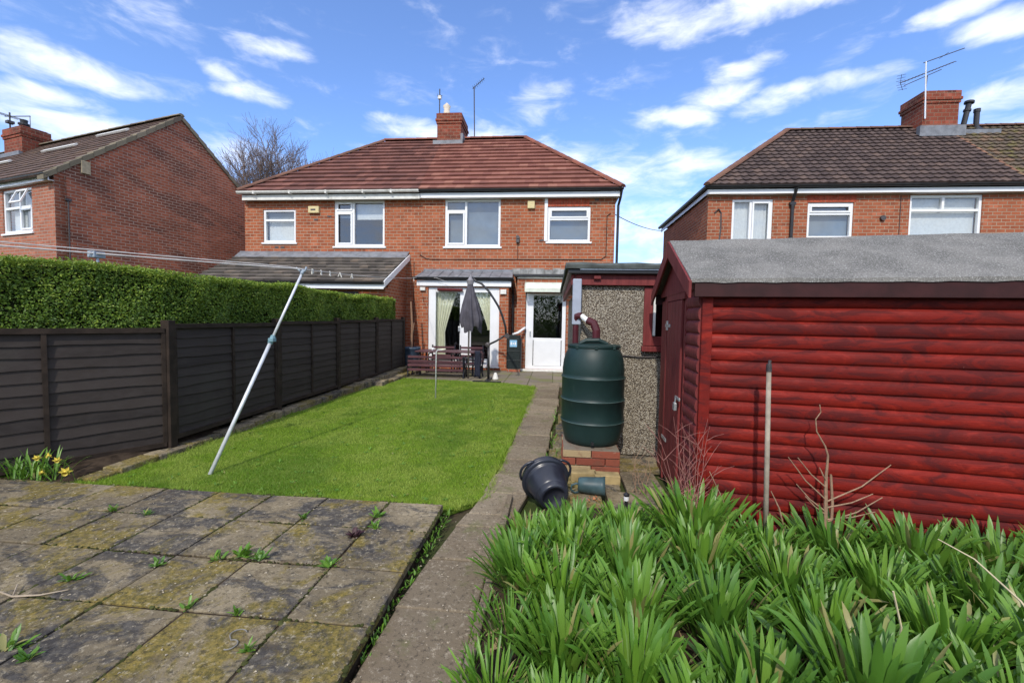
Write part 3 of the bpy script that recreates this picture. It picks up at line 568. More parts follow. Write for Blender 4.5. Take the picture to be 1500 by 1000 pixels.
# chimney and fittings
ch = chimney(HB, -4.62, 16.7, -3.69, 17.85, 7.9, 9.38)
MB().box(-4.75, 16.58, 8.02, -3.6, 16.698, 8.30).box(-3.688, 16.6, 8.02, -3.60, 17.9, 8.55).build('flashing', Mt['lead'], ch)
MB().lathe([(.12, 0), (.13, .22), (.10, .24), (.15, .42), (.02, .55)], (-4.35, 17.1, 9.37), n=14).build('chimney_pot', Mt['yellow_clay'], ch, smooth=True)
MB().box(-7.91, 13.41, 4.82, -7.55, 13.498, 5.04).build('alarm_box', Mt['cream'], HB, bevel=.02)
MB().box(-7.82, 13.405, 4.90, -7.66, 13.412, 4.95).build('alarm_mark', Mt['rust'], HB)
MB().box(-.88, 13.41, 4.92, -.66, 13.498, 5.16).build('alarm_box', Mt['cream'], HB, bevel=.02)
m = MB(); m.tube([(-4.25, 13.485, 3.52), (-4.05, 13.485, 3.40), (-3.9, 13.485, 3.38), (1.38, 13.485, 3.40), (1.52, 13.485, 3.5), (1.52, 13.485, 4.7), (1.62, 13.47, 4.78)], .012, 5); m.tube([(-4.44, 13.485, .3), (-4.44, 13.485, 3.3)], .01, 5); m.tube([(-1.16, 13.485, 3.38), (-1.16, 13.485, 4.0)], .008, 5); m.build('cable', Mt['cable'], HB)
MB().tube([(-1.16, 13.38, 4.06), (-1.16, 13.5, 4.06)], .055, 12).box(-1.21, 13.40, 3.9, -1.11, 13.49, 4.0).build('flue_vent', Mt['rust'], HB)
m = MB()
for (x, z) in ((-7.3, 4.7), (-.5, 3.95), (1.14, 5.16), (-8.9, 3.72), (-9.1, 3.72), (-7.75, 4.6)): MB().box(x, 13.488, z, x+.13, 13.498, z+.05).build('air_brick', Mt['rust'], HB)

# ---- right-hand house
H2 = thing('semi_detached_house', 'red brick house with dark pantiled hipped roof rising behind the red shed', 'house', (4.41, 13.4, 0))
FY2 = 13.4; DP = 5.2
m = MB()
wall(m, (0, FY2, 0), (1, 0, 0), (0, -1, 0), 4.41, 21, 0, 5.25, [(5.09, 6.22, 3.75, 5.14), (7.17, 8.40, 4.02, 5.03), (9.87, 11.73, 3.75, 5.22)])
wall(m, (4.41, 0, 0), (0, 1, 0), (-1, 0, 0), FY2+.25, FY2+DP, 0, 5.25); wall(m, (21, 0, 0), (0, 1, 0), (1, 0, 0), FY2+.25, FY2+DP, 0, 5.25); wall(m, (0, FY2+DP, 0), (1, 0, 0), (0, 1, 0), 4.66, 20.75, 0, 5.25)
m.build('wall', Mt['brick_r'], H2)
m = MB(); m.box(4.7, 16.6, .05, 20.7, 16.7, 5.2); m.box(4.7, 13.7, 2.62, 20.7, 16.6, 2.7); m.box(4.7, 13.7, 5.24, 20.7, 16.6, 5.3)
for x in (6.7, 9.1, 12.6): m.box(x, 13.7, 2.72, x+.1, 16.6, 5.2)
m.build('room_walls', Mt['room'], H2)
m = MB()
for x in [7.14+.0832*i for i in range(16)]: m.box(x, FY2-.006, 5.035, x+.070, FY2+.03, 5.24)
m.build('lintel', bpy.data.materials['soldier_bricks'], H2)
EY, EZ, RY, RZ = 13.09, 5.45, 16.0, 8.10
Vv = Vector((0, RY-EY, RZ-EZ)); L = Vv.length; V = Vv/L; Nn = Vector((0, -V.z, V.y)); HL, HR, RL, RRx = 4.27, 21.2, 7.74, 17.8; PX2 = 12.62
rb = MB(); slope(rb, (0, EY, EZ), (1, 0, 0), V, Nn, L, lambda v: HL+(RL-HL)*v/L, lambda v: PX2, 16, .22, .03, .05, 4); rb.build('roof', Mt['tile_dark'], H2)
rb = MB(); slope(rb, (0, EY, EZ), (1, 0, 0), V, Nn, L, lambda v: PX2, lambda v: HR+(RRx-HR)*v/L, 16, .22, .03, .05, 4); o = rb.build('roof', Mt['tile_moss'], H2); o['label'] = 'mossy neighbouring half of the roof'
BYk = FY2+DP+.2
m = MB(); m.add([(HL, EY, EZ), (RL, RY, RZ), (HL, BYk, EZ)], [(0, 1, 2)]); m.add([(HR, EY, EZ), (HR, BYk, EZ), (RRx, RY, RZ)], [(0, 1, 2)]); m.add([(HL, BYk, EZ), (RL, RY, RZ), (RRx, RY, RZ), (HR, BYk, EZ)], [(0, 1, 2, 3)]); m.add([(HL, EY+.05, EZ-.03), (HR, EY+.05, EZ-.03), (HR, BYk, EZ-.03), (HL, BYk, EZ-.03)], [(0, 1, 2, 3)])
m.build('roof_side', Mt['tile_dark'], H2)
m = MB(); ridge(m, (RL, RY, RZ+.02), (RRx, RY, RZ+.02), .11, .42); ridge(m, (RL, RY, RZ+.02), (HL, EY, EZ+.03), .12, .36); m.build('ridge_tile', Mt['ridge_d'], H2)
m = MB(); ridge(m, (PX2, RY, RZ-.01), (PX2, EY, EZ+.01), .07, .4); o = m.build('ridge_tile', roof_mat('party_line_tiles', (.20, .10, .065), (.25, .13, .08), (.14, .10, .05), (.36, .3, .2), .4, ((.13, .10, .05), .5)), H2)
MB().box(4.33, 13.22, 5.25, 21.05, 13.245, 5.38).box(4.33, 13.245, 5.252, 21.05, 13.46, 5.265).box(4.33, 13.247, 5.255, 4.355, 18.75, 5.38).build('fascia', Mt['upvc'], H2, bevel=.004)
m = MB(); gutter(m, 4.25, 21.1, 13.14, 5.46, .06); m.tube([(4.27, 13.14, 5.44), (4.27, 18.8, 5.44)], .055, 8); m.tube([(6.72, 13.16, 5.4), (6.72, 13.26, 5.2), (6.72, 13.34, 5.05), (6.72, 13.345, .1)], .045, 10); m.box(6.64, 13.30, 4.95, 6.80, 13.39, 5.03); m.box(6.64, 13.30, 3.95, 6.80, 13.39, 4.02); m.build('gutter', Mt['black'], H2)
W(H2, 5.09, 6.22, 3.75, 5.14, FY2+.03, mull=[(5.62, 3.82, 5.07)], sash=[(5.66, 6.15, 3.82, 5.07)], content=[(5.16, 6.15, 3.8, 5.08, 'net', .015)])
W(H2, 7.17, 8.40, 4.02, 5.03, FY2+.03, trans=[(4.72, 7.24, 8.33)], sash=[(7.24, 8.33, 4.75, 4.96)], content=[(7.22, 8.35, 4.05, 5.0, 'blind_or_reflection', 0)])
W(H2, 9.87, 11.73, 3.75, 5.22, FY2+.03, mull=[(10.75, 4.83, 5.15)], trans=[(4.80, 9.94, 11.66)], content=[(9.93, 11.68, 3.8, 5.16, 'net', .004)])
MB().tube([(9.16, 13.33, 4.58), (9.16, 13.42, 4.58)], .07, 10).build('flue_vent', Mt['rust'], H2)
m = MB(); m.tube([(4.6, 13.385, 4.75), (4.7, 13.36, 4.86), (4.78, 13.385, 4.75), (4.79, 13.385, 4.3), (4.72, 13.385, 3.5)], .02, 6); m.tube([(9.62, 13.385, 3.2), (9.62, 13.385, 5.2)], .008, 5); m.build('cable', Mt['rust'], H2)
ch = chimney(H2, 11.66, 15.55, 12.72, 16.45, 7.4, 9.12)
MB().box(11.5, 15.40, 7.62, 12.85, 15.548, 7.95).build('flashing', Mt['lead'], ch)
ms_ = MB()
for k in range(40): a = random.gauss(12.2, .14); ms_.lathe([(.0, 0), (.06, .02), (.0, .07)], (a, 15.6+random.random()*.15, 8.95+random.random()*.12), n=6)
ms_.build('moss', plain('dark_moss', (.03, .045, .015), .95), ch)
m = MB(); m.lathe([(.075, 0), (.075, .55), (.1, .56), (.1, .62), (.075, .63), (.075, .8), (.13, .82), (.13, .88)], (13.15, 15.9, 8.02), (.18, 0, 1), n=12); m.lathe([(.2, -.05), (.12, .05), (.075, .1), (.075, .55), (.09, .56), (.09, .66)], (13.55, 15.9, 7.98), n=12); m.build('flue_pipe', Mt['black'], H2, smooth=False)
MB().box(12.85, 15.55, 7.72, 14.0, 15.75, 7.86).build('flashing', Mt['lead'], H2)

# ---- left-hand house, turned a little towards the garden
LC = (-12.97, 10.27, 0); LR = -R(14.8)
H3 = thing('detached_house', 'brown-red brick house on the left seen at its gable end above the hedge', 'house', LC, LR)
m = MB()
wall(m, (0, 0, 0), (1, 0, 0), (0, -1, 0), -13, 0, 0, 5.1, [(-2.53, -1.05, 3.67, 4.86)]); m.build('wall', brick('light_red_brick', (.46, .17, .10), (.38, .13, .08), (.40, .32, .26), (.2, .07, .05), .4, row=.085, bw=.25), H3, local=True)
m = MB(); m.ext([(0, .003, 0), (0, 6.34, 0), (0, 6.34, 5.1), (0, 3.17, 7.78), (0, .003, 5.1)], (-.25, 0, 0)); m.box(-13, 6.1, 0, -.26, 6.34, 5.1); m.ext([(-13, .26, 0), (-13, .26, 5.1), (-13, 3.17, 7.6), (-13, 6.09, 5.1), (-13, 6.09, 0)], (.2, 0, 0)); o = m.build('wall', Mt['brick_l'], H3, local=True); o['label'] = 'gable end wall streaked with dark bricks'
m = MB(); m.box(-12, 3.0, 2.7, -.5, 3.1, 5.0); m.box(-12, .3, 2.6, -.5, 3, 2.68); m.box(-3.4, .3, 2.7, -3.3, 3, 5); m.box(-12, .3, 5.0, -.5, 3, 5.08); m.build('room_walls', Mt['room'], H3, local=True)
e0 = Vector((0, -.22, 5.0)); e1 = Vector((0, 3.17, 7.90)); Vx = (e1-e0); Lx = Vx.length; Vx /= Lx; Nx = Vector((0, -Vx.z, Vx.y))
rb = MB(); slope(rb, e0, (1, 0, 0), Vx, Nx, Lx, lambda v: -13.2, lambda v: -.12, 15, .3, 0, .03, 1); rb.add([(-13.2, 3.17, 7.90), (-.1, 3.17, 7.90), (-.1, 6.56, 5.0), (-13.2, 6.56, 5.0)], [(0, 1, 2, 3)]); rb.build('roof', Mt['tile_left'], H3, local=True)
for sgn in (0, 1):                                   # verge tiles up both rakes
    m = MB()
    for k in range(13):
        a = k/13; b = (k+1.06)/13
        pa = e0.lerp(e1, a); pb = e0.lerp(e1, b); s0, s1 = .05, .015
        ya, yb = (pa.y, pb.y) if sgn == 0 else (6.34-pa.y, 6.34-pb.y); wdt = .24 if sgn == 0 else .1; nm_v = 'verge_tile'
        v = [(-wdt, ya, pa.z+s0), (.05, ya, pa.z+s0), (.05, yb, pb.z+s1), (-wdt, yb, pb.z+s1), (-wdt, ya, pa.z-.1), (.05, ya, pa.z-.1), (.05, yb, pb.z-.12), (-wdt, yb, pb.z-.12)]
        m.add(v, [(0, 1, 2, 3), (4, 7, 6, 5), (0, 4, 5, 1), (1, 5, 6, 2), (2, 6, 7, 3), (3, 7, 4, 0)])
    m.build('verge_tile', Mt['verge'], H3, local=True)
m = MB(); ridge(m, (-13, 3.17, 7.92), (0, 3.17, 7.92), .1, .4); m.build('ridge_tile', Mt['verge'], H3, local=True)
MB().box(.004, .55, 5.28, .06, .75, 5.62).build('purlin_end', plain('pale_wood', (.36, .30, .2), .8), H3, local=True, bevel=.01)
MB().box(-13, -.12, 4.90, .0, -.095, 5.03).box(-13, -.095, 4.905, -.0, .0, 4.92).build('fascia', Mt['upvc'], H3, local=True)
m = MB(); gutter(m, -13.1, .05, -.18, 5.06, .06); m.build('gutter', Mt['black'], H3, local=True)
W(H3, -2.53, -1.05, 3.67, 4.86, .03, mull=[(-1.72, 3.74, 4.79)], trans=[(4.36, -2.46, -1.12)], sash=[(-1.68, -1.12, 3.74, 4.32)], content=[(-2.4, -1.15, 3.7, 4.3, 'net', .01), (-2.4, -1.15, 4.4, 4.8, 'blind_or_reflection', 0)], local=True)
ws = MB(); w = .045                                   # small top light standing open
P_ = lambda x, k, d=0: (x, -.02-.16*k-d, 4.79-.38*k)
for (xa, xb, ka, kb) in ((-1.69, -1.64, 0, 1), (-1.17, -1.12, 0, 1), (-1.64, -1.17, 0, .12), (-1.64, -1.17, .88, 1)): ws.ext([P_(xa, ka), P_(xb, ka), P_(xb, kb), P_(xa, kb)], (0, -.03, .01))
ws.build('top_light', Mt['upvc'], H3, local=True)
MB().tube([(.03, .26, 2.2), (.03, .26, 4.5)], .018, 6).box(.0, .2, 4.46, .06, .32, 4.52).build('vent_pipe', Mt['rust'], H3, local=True)
ch = chimney(H3, -9.25, 2.62, -8.0, 3.42, 6.6, 8.5, local=True)
MB().lathe([(.13, 0), (.13, .12), (.17, .14), (.17, .2), (.10, .22), (.12, .34)], (-8.5, 2.9, 8.5), n=12).build('chimney_pot', Mt['black'], ch, local=True); MB().box(-9.3, 2.5, 7.0, -7.95, 2.61, 7.5).build('flashing', Mt['lead'], ch, local=True)
for (xa, xb, ka) in ((-4.9, -3.0, .62), (-3.1, -1.5, .80), (-7.6, -5.9, .50)):      # slim pale panels lying on the slope
    a = e0.lerp(e1, ka)+Nx*.10; b = e0.lerp(e1, ka+.028)+Nx*.10
    MB().ext([(xa, a.y, a.z), (xb, a.y, a.z), (xb, b.y, b.z), (xa, b.y, b.z)], (0, Nx.y*-.05, Nx.z*-.05)).build('roof_panel', Mt['upvc_old'], H3, local=True)
#--PART3--

# ================================================================== FENCE, HEDGE, GRASS
t = NT('dark_stained_fence'); r = t.attr(); g = t.noise(14, 6, .6, stretch=(1, .08, 1)); g2 = t.noise(3, 5, .6)
col = t.mix(r, (.027, .021, .019), (.048, .038, .034)); col = t.mix(t.ramp(g, .4, .7, 0, .6), col, (.055, .045, .042)); col = t.mix(t.ramp(g2, .5, .75, 0, .5), col, (.035, .026, .02)); oi = t.n('ShaderNodeObjectInfo'); col = t.mix(t.math('MULTIPLY', oi.outputs['Random'], .5), col, (.040, .030, .022)); col = t.mix(t.ramp(t.noise(1.3, 7, .7), .5, .68, 0, .5), col, (.055, .048, .040)); t.bump(g, .4, .006); Mt['fence'] = t.fin(col, .75, .3)
Mt['post'] = plain('dark_brown_post', (.032, .022, .016), .8, .3, 9, .25, bump=.3)
fence = thing('fence', 'dark brown overlap panel fence standing in front of the hedge', 'fence', (-4.23, 7.5, .15))
def seg_xf(P, d, n): return lambda u, w, z: (P[0]+d[0]*u+n[0]*w, P[1]+d[1]*u+n[1]*w, z)
k_ = math.hypot(.55, .83); dA = (-.55/k_, -.83/k_)
PAN = [((-4.23, 4.41+1.88*i), (0, 1), .16+.01*i, 1.43+.022*i) for i in range(4)]+[((-4.23, 4.41), dA, .10, 1.385), ((-4.23+dA[0]*1.88, 4.41+dA[1]*1.88), dA, .14, 1.35)]
for (P, d, zb, zt) in PAN:
    n = (d[1], -d[0]) if d == (0, 1) else (-d[1], d[0])
    if n[0] < 0: n = (-n[0], -n[1])
    m = MB(seg_xf(P, d, n)); nb = 11; h = (zt-.05-zb)/nb; L = 1.88
    for i in range(nb):
        z0 = zb+i*h; z1 = z0+h*1.15; N = 12; vs = []; ph = random.random()*9
        for j in range(N+1):
            u = .05+(L-.1)*j/N; w = .006*math.sin(ph+j*.7)+.003*math.sin(j*2.1+ph*3)
            vs += [(u, .006, z1), (u, .022, z0+w), (u, .013, z0+w-.001), (u, -.004, z1)]
        rr = random.random()
        m.add(vs, [(4*j+a, 4*j+(a+1) % 4, 4*j+4+(a+1) % 4, 4*j+4+a) for j in range(N) for a in range(4)], rr)
    p = m.build('panel', Mt['fence'], fence)
    m = MB(seg_xf(P, d, n)); m.box(.04, -.03, zt-.05, L-.04, .048, zt); m.box(.04, -.03, zb-.02, L-.04, .046, zb+.03)
    for u in (.05, L/2, L-.06): m.box(u-.018, .0, zb+.031, u+.018, .042, zt-.051)
    m.build('frame', Mt['post'], p)
for i in range(6):
    if i < 5: y = 4.41+1.88*i; x = -4.235; z = 1.47+.022*i
    else: x, y, z = -4.235+dA[0]*1.88, 4.41+dA[1]*1.88, 1.38
    MB().box(x-.045, y-.045, 0, x+.055, y+.045, z).build('post', Mt['post'], fence, bevel=.006)

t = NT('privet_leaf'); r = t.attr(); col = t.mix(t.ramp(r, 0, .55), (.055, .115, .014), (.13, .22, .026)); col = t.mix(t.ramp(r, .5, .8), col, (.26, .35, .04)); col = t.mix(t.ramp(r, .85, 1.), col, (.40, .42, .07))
tr_ = t.n('ShaderNodeBsdfTranslucent'); t.l(t.mix(.5, col, (.25, .4, .03)), tr_.inputs[0]); mxs = t.n('ShaderNodeMixShader'); mxs.inputs[0].default_value = .22; t.fin(col, .5, .35); t.l(t.p.outputs[0], mxs.inputs[1]); t.l(tr_.outputs[0], mxs.inputs[2]); t.l(mxs.outputs[0], t.out.inputs[0]); Mt['privet'] = t.m
hedge = thing('hedge', 'tall clipped green privet hedge running along behind the dark fence', 'hedge', (-4.85, 7.6, 0))
HP = [(-4.30, 11.55), (-4.30, 4.45), (-4.30+dA[0]*5.0, 4.45+dA[1]*5.0)]; HT = 2.03; WD = 1.0
def offs(o):                                        # hedge centre polygon moved in by o
    a, b, c = HP; nA = (dA[1], -dA[0])
    f = [(a[0]-o, a[1]-o), (b[0]-o, b[1]), (c[0]+nA[0]*o, c[1]+nA[1]*o)]
    bk = [(a[0]-WD+o, a[1]-o), (b[0]-WD+o, b[1]), (c[0]+nA[0]*(WD-o), c[1]+nA[1]*(WD-o))]
    return f+bk[::-1]
m = MB(); m.prism(offs(.17), 0, HT-.05); m.build('core', plain('hedge_twigs', (.018, .022, .010), .95, .5, 30, .1, bump=1), hedge)
def hedge_pts(n, kind):
    a, b, c = [np.array(p) for p in HP]; L1 = np.linalg.norm(a-b); L2 = np.linalg.norm(b-c); 
    s = rng.random(n*3)*(L1+L2); keep = rng.random(n*3) < 1/(1+.12*np.maximum(0, L1-s)); s = s[keep][:n]; n = len(s)
    on1 = s < L1; P = np.where(on1[:, None], a+(b-a)*(s/L1)[:, None], b+(c-b)*((s-L1)/L2)[:, None])
    nm = np.where(on1[:, None], np.array([1., 0.]), np.array([-dA[1], dA[0]])); return s, P, nm
def leaves(P, N, size, rnd):                        # small pointed leaves, 4 verts, random tilt round their outward direction
    n = len(P); D = N+rng.normal(0, .75, (n, 3)); D /= np.linalg.norm(D, axis=1)[:, None]
    A = np.cross(D, rng.normal(0, 1, (n, 3))); A /= np.linalg.norm(A, axis=1)[:, None]; B = np.cross(D, A)
    v = np.empty((n, 4, 3)); s = size[:, None]
    v[:, 0] = P-A*s*.5; v[:, 1] = P+B*s*.26+D*s*.07; v[:, 2] = P+A*s*.5; v[:, 3] = P-B*s*.26+D*s*.07
    return v.reshape(-1, 3)
Vs = []; Rs = []
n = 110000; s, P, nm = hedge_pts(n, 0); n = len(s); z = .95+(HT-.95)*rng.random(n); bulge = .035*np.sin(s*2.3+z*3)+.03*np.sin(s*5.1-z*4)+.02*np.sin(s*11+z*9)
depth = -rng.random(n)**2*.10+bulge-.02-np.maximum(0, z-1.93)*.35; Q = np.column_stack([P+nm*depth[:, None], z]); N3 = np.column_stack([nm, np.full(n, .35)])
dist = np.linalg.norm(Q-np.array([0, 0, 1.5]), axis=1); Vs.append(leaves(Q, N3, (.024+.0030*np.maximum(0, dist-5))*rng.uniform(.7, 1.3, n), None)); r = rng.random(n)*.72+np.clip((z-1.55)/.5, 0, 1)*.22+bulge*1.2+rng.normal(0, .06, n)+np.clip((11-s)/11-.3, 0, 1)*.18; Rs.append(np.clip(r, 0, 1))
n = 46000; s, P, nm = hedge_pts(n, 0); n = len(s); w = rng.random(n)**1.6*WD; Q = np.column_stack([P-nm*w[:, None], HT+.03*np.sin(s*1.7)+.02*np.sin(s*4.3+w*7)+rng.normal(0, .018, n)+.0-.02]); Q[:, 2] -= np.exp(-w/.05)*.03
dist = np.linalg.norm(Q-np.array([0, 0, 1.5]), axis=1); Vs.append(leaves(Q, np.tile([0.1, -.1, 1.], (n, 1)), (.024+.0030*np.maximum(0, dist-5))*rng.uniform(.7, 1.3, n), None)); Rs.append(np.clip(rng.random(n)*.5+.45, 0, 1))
n = 7000; x = -4.32-rng.random(n)*.98; z = .95+1.08*rng.random(n); Q = np.column_stack([x, 11.55+rng.normal(0, .03, n), z]); Vs.append(leaves(Q, np.tile([0., 1., .2], (n, 1)), .05*rng.uniform(.7, 1.3, n), None)); Rs.append(rng.random(n)*.8)
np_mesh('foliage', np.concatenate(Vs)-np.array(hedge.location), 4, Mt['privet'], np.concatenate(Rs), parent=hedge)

t = NT('grass_blade'); r = t.attr(); big = t.noise(1.6, 5, .6); col = t.mix(t.ramp(r, 0, 1), (.18, .31, .024), (.32, .47, .045)); col = t.mix(t.ramp(big, .47, .55, 0, .8), col, (.36, .46, .08)); col = t.mix(t.ramp(t.noise(.9, 5, .65, stretch=(1, .5, 1)), .50, .60, 0, .65), col, (.10, .22, .02)); col = t.mix(t.ramp(r, .93, .97, 0, .7), col, (.34, .32, .10)); col = t.mix(t.ramp(t.noise(7, 3, .6), .55, .7, 0, .5), col, (.36, .44, .07))
tr_ = t.n('ShaderNodeBsdfTranslucent'); t.l(col, tr_.inputs[0]); mxs = t.n('ShaderNodeMixShader'); mxs.inputs[0].default_value = .35; col = t.mix(t.ramp(t.noise(16, 3, .6), .60, .72, 0, .5), col, (.10, .16, .03)); t.fin(col, .5, .3); t.l(t.p.outputs[0], mxs.inputs[1]); t.l(tr_.outputs[0], mxs.inputs[2]); t.l(mxs.outputs[0], t.out.inputs[0]); Mt['grass'] = t.m
def inpoly(x, y, poly):
    c = np.zeros(len(x), bool); n = len(poly)
    for i in range(n):
        (x1, y1), (x2, y2) = poly[i], poly[(i+1) % n]
        c ^= ((y1 > y) != (y2 > y)) & (x < (x2-x1)*(y-y1)/(y2-y1+1e-12)+x1)
    return c
def blades(x, y, z, h, w, lean):
    n = len(x); a = rng.random(n)*2*np.pi; b = rng.random(n)*2*np.pi; v = np.empty((n, 3, 3))
    v[:, 0] = np.column_stack([x-np.cos(a)*w, y-np.sin(a)*w, z]); v[:, 1] = np.column_stack([x+np.cos(a)*w, y+np.sin(a)*w, z]); v[:, 2] = np.column_stack([x+np.cos(b)*lean*h, y+np.sin(b)*lean*h, z+h]); return v.reshape(-1, 3)
n = 900000; x = rng.uniform(-4.3, -.38, n); y = rng.uniform(3.36, 10.8, n); k = inpoly(x, y, LAWN) & (rng.random(n) < (3.9/y)**1.7*.62); x, y = x[k], y[k]; n = len(x)
edge = np.minimum(np.minimum(y-3.36, x+4.28), 10.7-y)*1.; longer = np.exp(-np.maximum(0, edge)/.07); h = rng.uniform(.011, .025, n)*(1+longer*rng.random(n)*1.5); sc = 1+.13*np.maximum(0, y-4)
G = [blades(x, y, np.full(n, -.002), h, .0022*sc, rng.uniform(.2, 1.1, n))]; GR = [rng.random(n)]
tuf = 360; tx = np.concatenate([rng.uniform(-4.2, -.85, 130), rng.uniform(-4.2, -4.05, 90), np.array([lerp_tab([(3.38, -.76), (3.62, -.56), (9.6, -.39), (10.7, -.6)], v) for v in np.linspace(3.4, 10, 140)])+rng.normal(0, .025, 140)]); ty = np.concatenate([rng.uniform(3.30, 3.42, 130), rng.uniform(3.5, 10.5, 90), np.linspace(3.4, 10, 140)])
nn = 26; x = np.repeat(tx, nn)+rng.normal(0, .02, tuf*nn); y = np.repeat(ty, nn)+rng.normal(0, .02, tuf*nn); G.append(blades(x, y, np.zeros(tuf*nn), rng.uniform(.02, .075, tuf*nn), np.full(tuf*nn, .003), rng.uniform(.3, 1.2, tuf*nn))); GR.append(rng.random(tuf*nn)*.8)
g = np_mesh('grass', np.concatenate(G), 3, Mt['grass'], np.concatenate(GR)); structure(g, 'stuff'); tag(g, 'short bright green grass of the mown lawn', 'grass')

# ================================================================== SHED
t = NT('red_stained_log_boards'); r = t.attr(); co = t.tc.outputs['Object']
g = t.noise(7, 8, .68, stretch=(.55, .55, 1.6), dist=.9); g2 = t.noise(30, 5, .6, stretch=(.06, .06, 1))
col = t.mix(r, (.115, .007, .005), (.20, .012, .007)); col = t.mix(t.ramp(g, .48, .60, 0, .75), col, (.06, .008, .009)); col = t.mix(t.ramp(g, .34, .46, .7, 0), col, (.30, .022, .012)); col = t.mix(t.ramp(g2, .5, .75, 0, .45), col, (.04, .006, .006)); col = t.mix(t.ramp(t.noise(26, 5, .75), .68, .76, 0, .5), col, (.38, .20, .17))
t.bump(t.math('ADD', g2, t.noise(50, 4)), .25, .006); col = t.mix(t.ramp(t.noise(2.2, 6, .7), .48, .66, 0, .45), col, (.09, .012, .010)); t.fin(col, t.ramp(g, .3, .7, .5, .75), .2); Mt['shed'] = t.m
t = NT('dull_red_paint'); g = t.noise(24, 6, .6, stretch=(1, 1, .1)); col = t.mix(t.ramp(g, .35, .7), (.135, .018, .018), (.20, .034, .032)); col = t.mix(t.ramp(t.noise(5, 6, .7), .55, .7, 0, .5), col, (.08, .014, .014)); col = t.mix(t.ramp(t.noise(34, 5, .75), .68, .76, 0, .5), col, (.36, .24, .21)); t.bump(g, .4, .005); Mt['paint'] = t.fin(col, .6, .35)
Mt['fascia_dark'] = plain('dark_oxblood_board', (.035, .008, .008), .6, .25, 8, .3)
t = NT('mineral_felt'); col = t.mix(t.ramp(t.noise(3, 6, .65), .35, .65), (.12, .117, .108), (.19, .183, .168)); col = t.mix(t.ramp(t.noise(110, 4, .75), .5, .68, 0, .8), col, (.48, .47, .45)); col = t.mix(t.ramp(t.noise(90, 4, .7), .56, .66, 0, .7), col, (.06, .06, .058)); col = t.mix(t.ramp(t.noise(1.8, 7, .7, stretch=(.4, 1, 1)), .55, .7, 0, .5), col, (.11, .115, .10)); t.bump(t.noise(120, 4, .7), .6, .006); Mt['felt'] = t.fin(col, .95, .15)
ca, sa, cb, sb = math.cos(R(9)), math.sin(R(9)), math.cos(R(3)), math.sin(R(3)); SO = (1.08, 3.34)
sx_ = lambda s, t_, z: (SO[0]+s*ca+t_*sb, SO[1]-s*sa+t_*cb, z)
shed = thing('garden_shed', 'red stained log-board garden shed with grey felt roof beside the plant bed', 'shed', (SO[0], SO[1], 0))
SL, SD, WT = 3.1, 1.42, 1.76; RT = SD/2; EZs, RZs = 1.865, 2.275
def logs(m, s0, s1, z0, z1, face, off=0, tmin=None):
    nb = round((z1-z0)/.1)
    for i in range(nb):
        a = z0+(z1-z0)*i/nb; h = (z1-z0)/nb; pr = []
        for q in range(8):
            f = q/7; pr.append((.019*(max(0, 1-(2*f-1)**2))**.55, a+h*f))
        N = 14 if face == 'front' else 3; rr = random.random(); ph = random.random()*9; vs = []
        for j in range(N+1):
            s = s0+(s1-s0)*j/N; w = .0025*math.sin(ph+j*1.3)
            for (d, z) in pr:
                vs.append((s, -d-w+off, z) if face == 'front' else (-d+off, s, z))
            vs.append((s, .03+off, a+h) if face == 'front' else (.03+off, s, a+h)); vs.append((s, .03+off, a) if face == 'front' else (.03+off, s, a))
        c = 10; fs = [(j*c+q, j*c+(q+1) % c, (j+1)*c+(q+1) % c, (j+1)*c+q) for j in range(N) for q in range(c)]+[tuple(range(c)), tuple(range((N+1)*c-1, N*c-1, -1))]
        m.add(vs, fs, rr)
m = MB(sx_); logs(m, .075, SL, .0, WT, 'front'); m.build('log_wall', Mt['shed'], shed)
m = MB(sx_); logs(m, -.0, .37, .0, WT, 'end'); m.build('end_wall', Mt['paint'], shed); m = MB(sx_); [m.box(-.012, 1.10+k*.08, .0, .03, 1.177+k*.08, WT) for k in range(4)]; m.build('end_wall', Mt['paint'], shed)
m = MB(sx_); m.box(0, SD-.03, 0, SL, SD, WT); m.box(SL-.03, .04, 0, SL, SD-.03, WT); m.ext([(.0, .03, WT), (.0, RT, RZs-.08), (.0, SD-.03, WT)], (.03, 0, 0)); m.ext([(SL-.03, .03, WT), (SL-.03, RT, RZs-.08), (SL-.03, SD-.03, WT)], (.03, 0, 0)); m.box(.03, .031, 0, SL-.03, SD-.031, .04); m.build('wall', Mt['paint'], shed)
m = MB(sx_); m.box(.0, -.034, 0, .074, .0, WT); m.build('corner_post', Mt['shed'], shed, bevel=.005)
m = MB(sx_)
for k in range(5): a = .475+k*.115; m.box(-.030, a, .09, -.008, a+.111, 1.74, random.random())
m.box(-.007, .47, .09, .01, 1.05, 1.74)
dr = m.build('door', Mt['paint'], shed, bevel=.004)
m = MB(sx_); m.box(-.040, .90, 1.50, -.031, 1.10, 1.53); m.box(-.040, 1.0, 1.47, -.031, 1.06, 1.56); m.box(-.040, .90, .40, -.031, 1.10, .43); m.build('hinge', Mt['steel'], dr)
m = MB(sx_); m.box(-.042, .40, .885, -.031, .56, .91); m.tube([(-.06, .44, .86), (-.06, .44, .90), (-.055, .47, .905), (-.06, .475, .86)], .005, 6); m.box(-.072, .43, .80, -.05, .485, .862); m.build('padlock', Mt['steel'], dr, bevel=.003)
m = MB(sx_); m.box(-.02, .372, 0, .0, .40, WT); m.box(-.034, 1.055, 0, .0, 1.10, WT); m.box(-.033, .37, 1.745, .0, 1.10, 1.80); m.build('door_frame', Mt['paint'], shed)
roofs = []
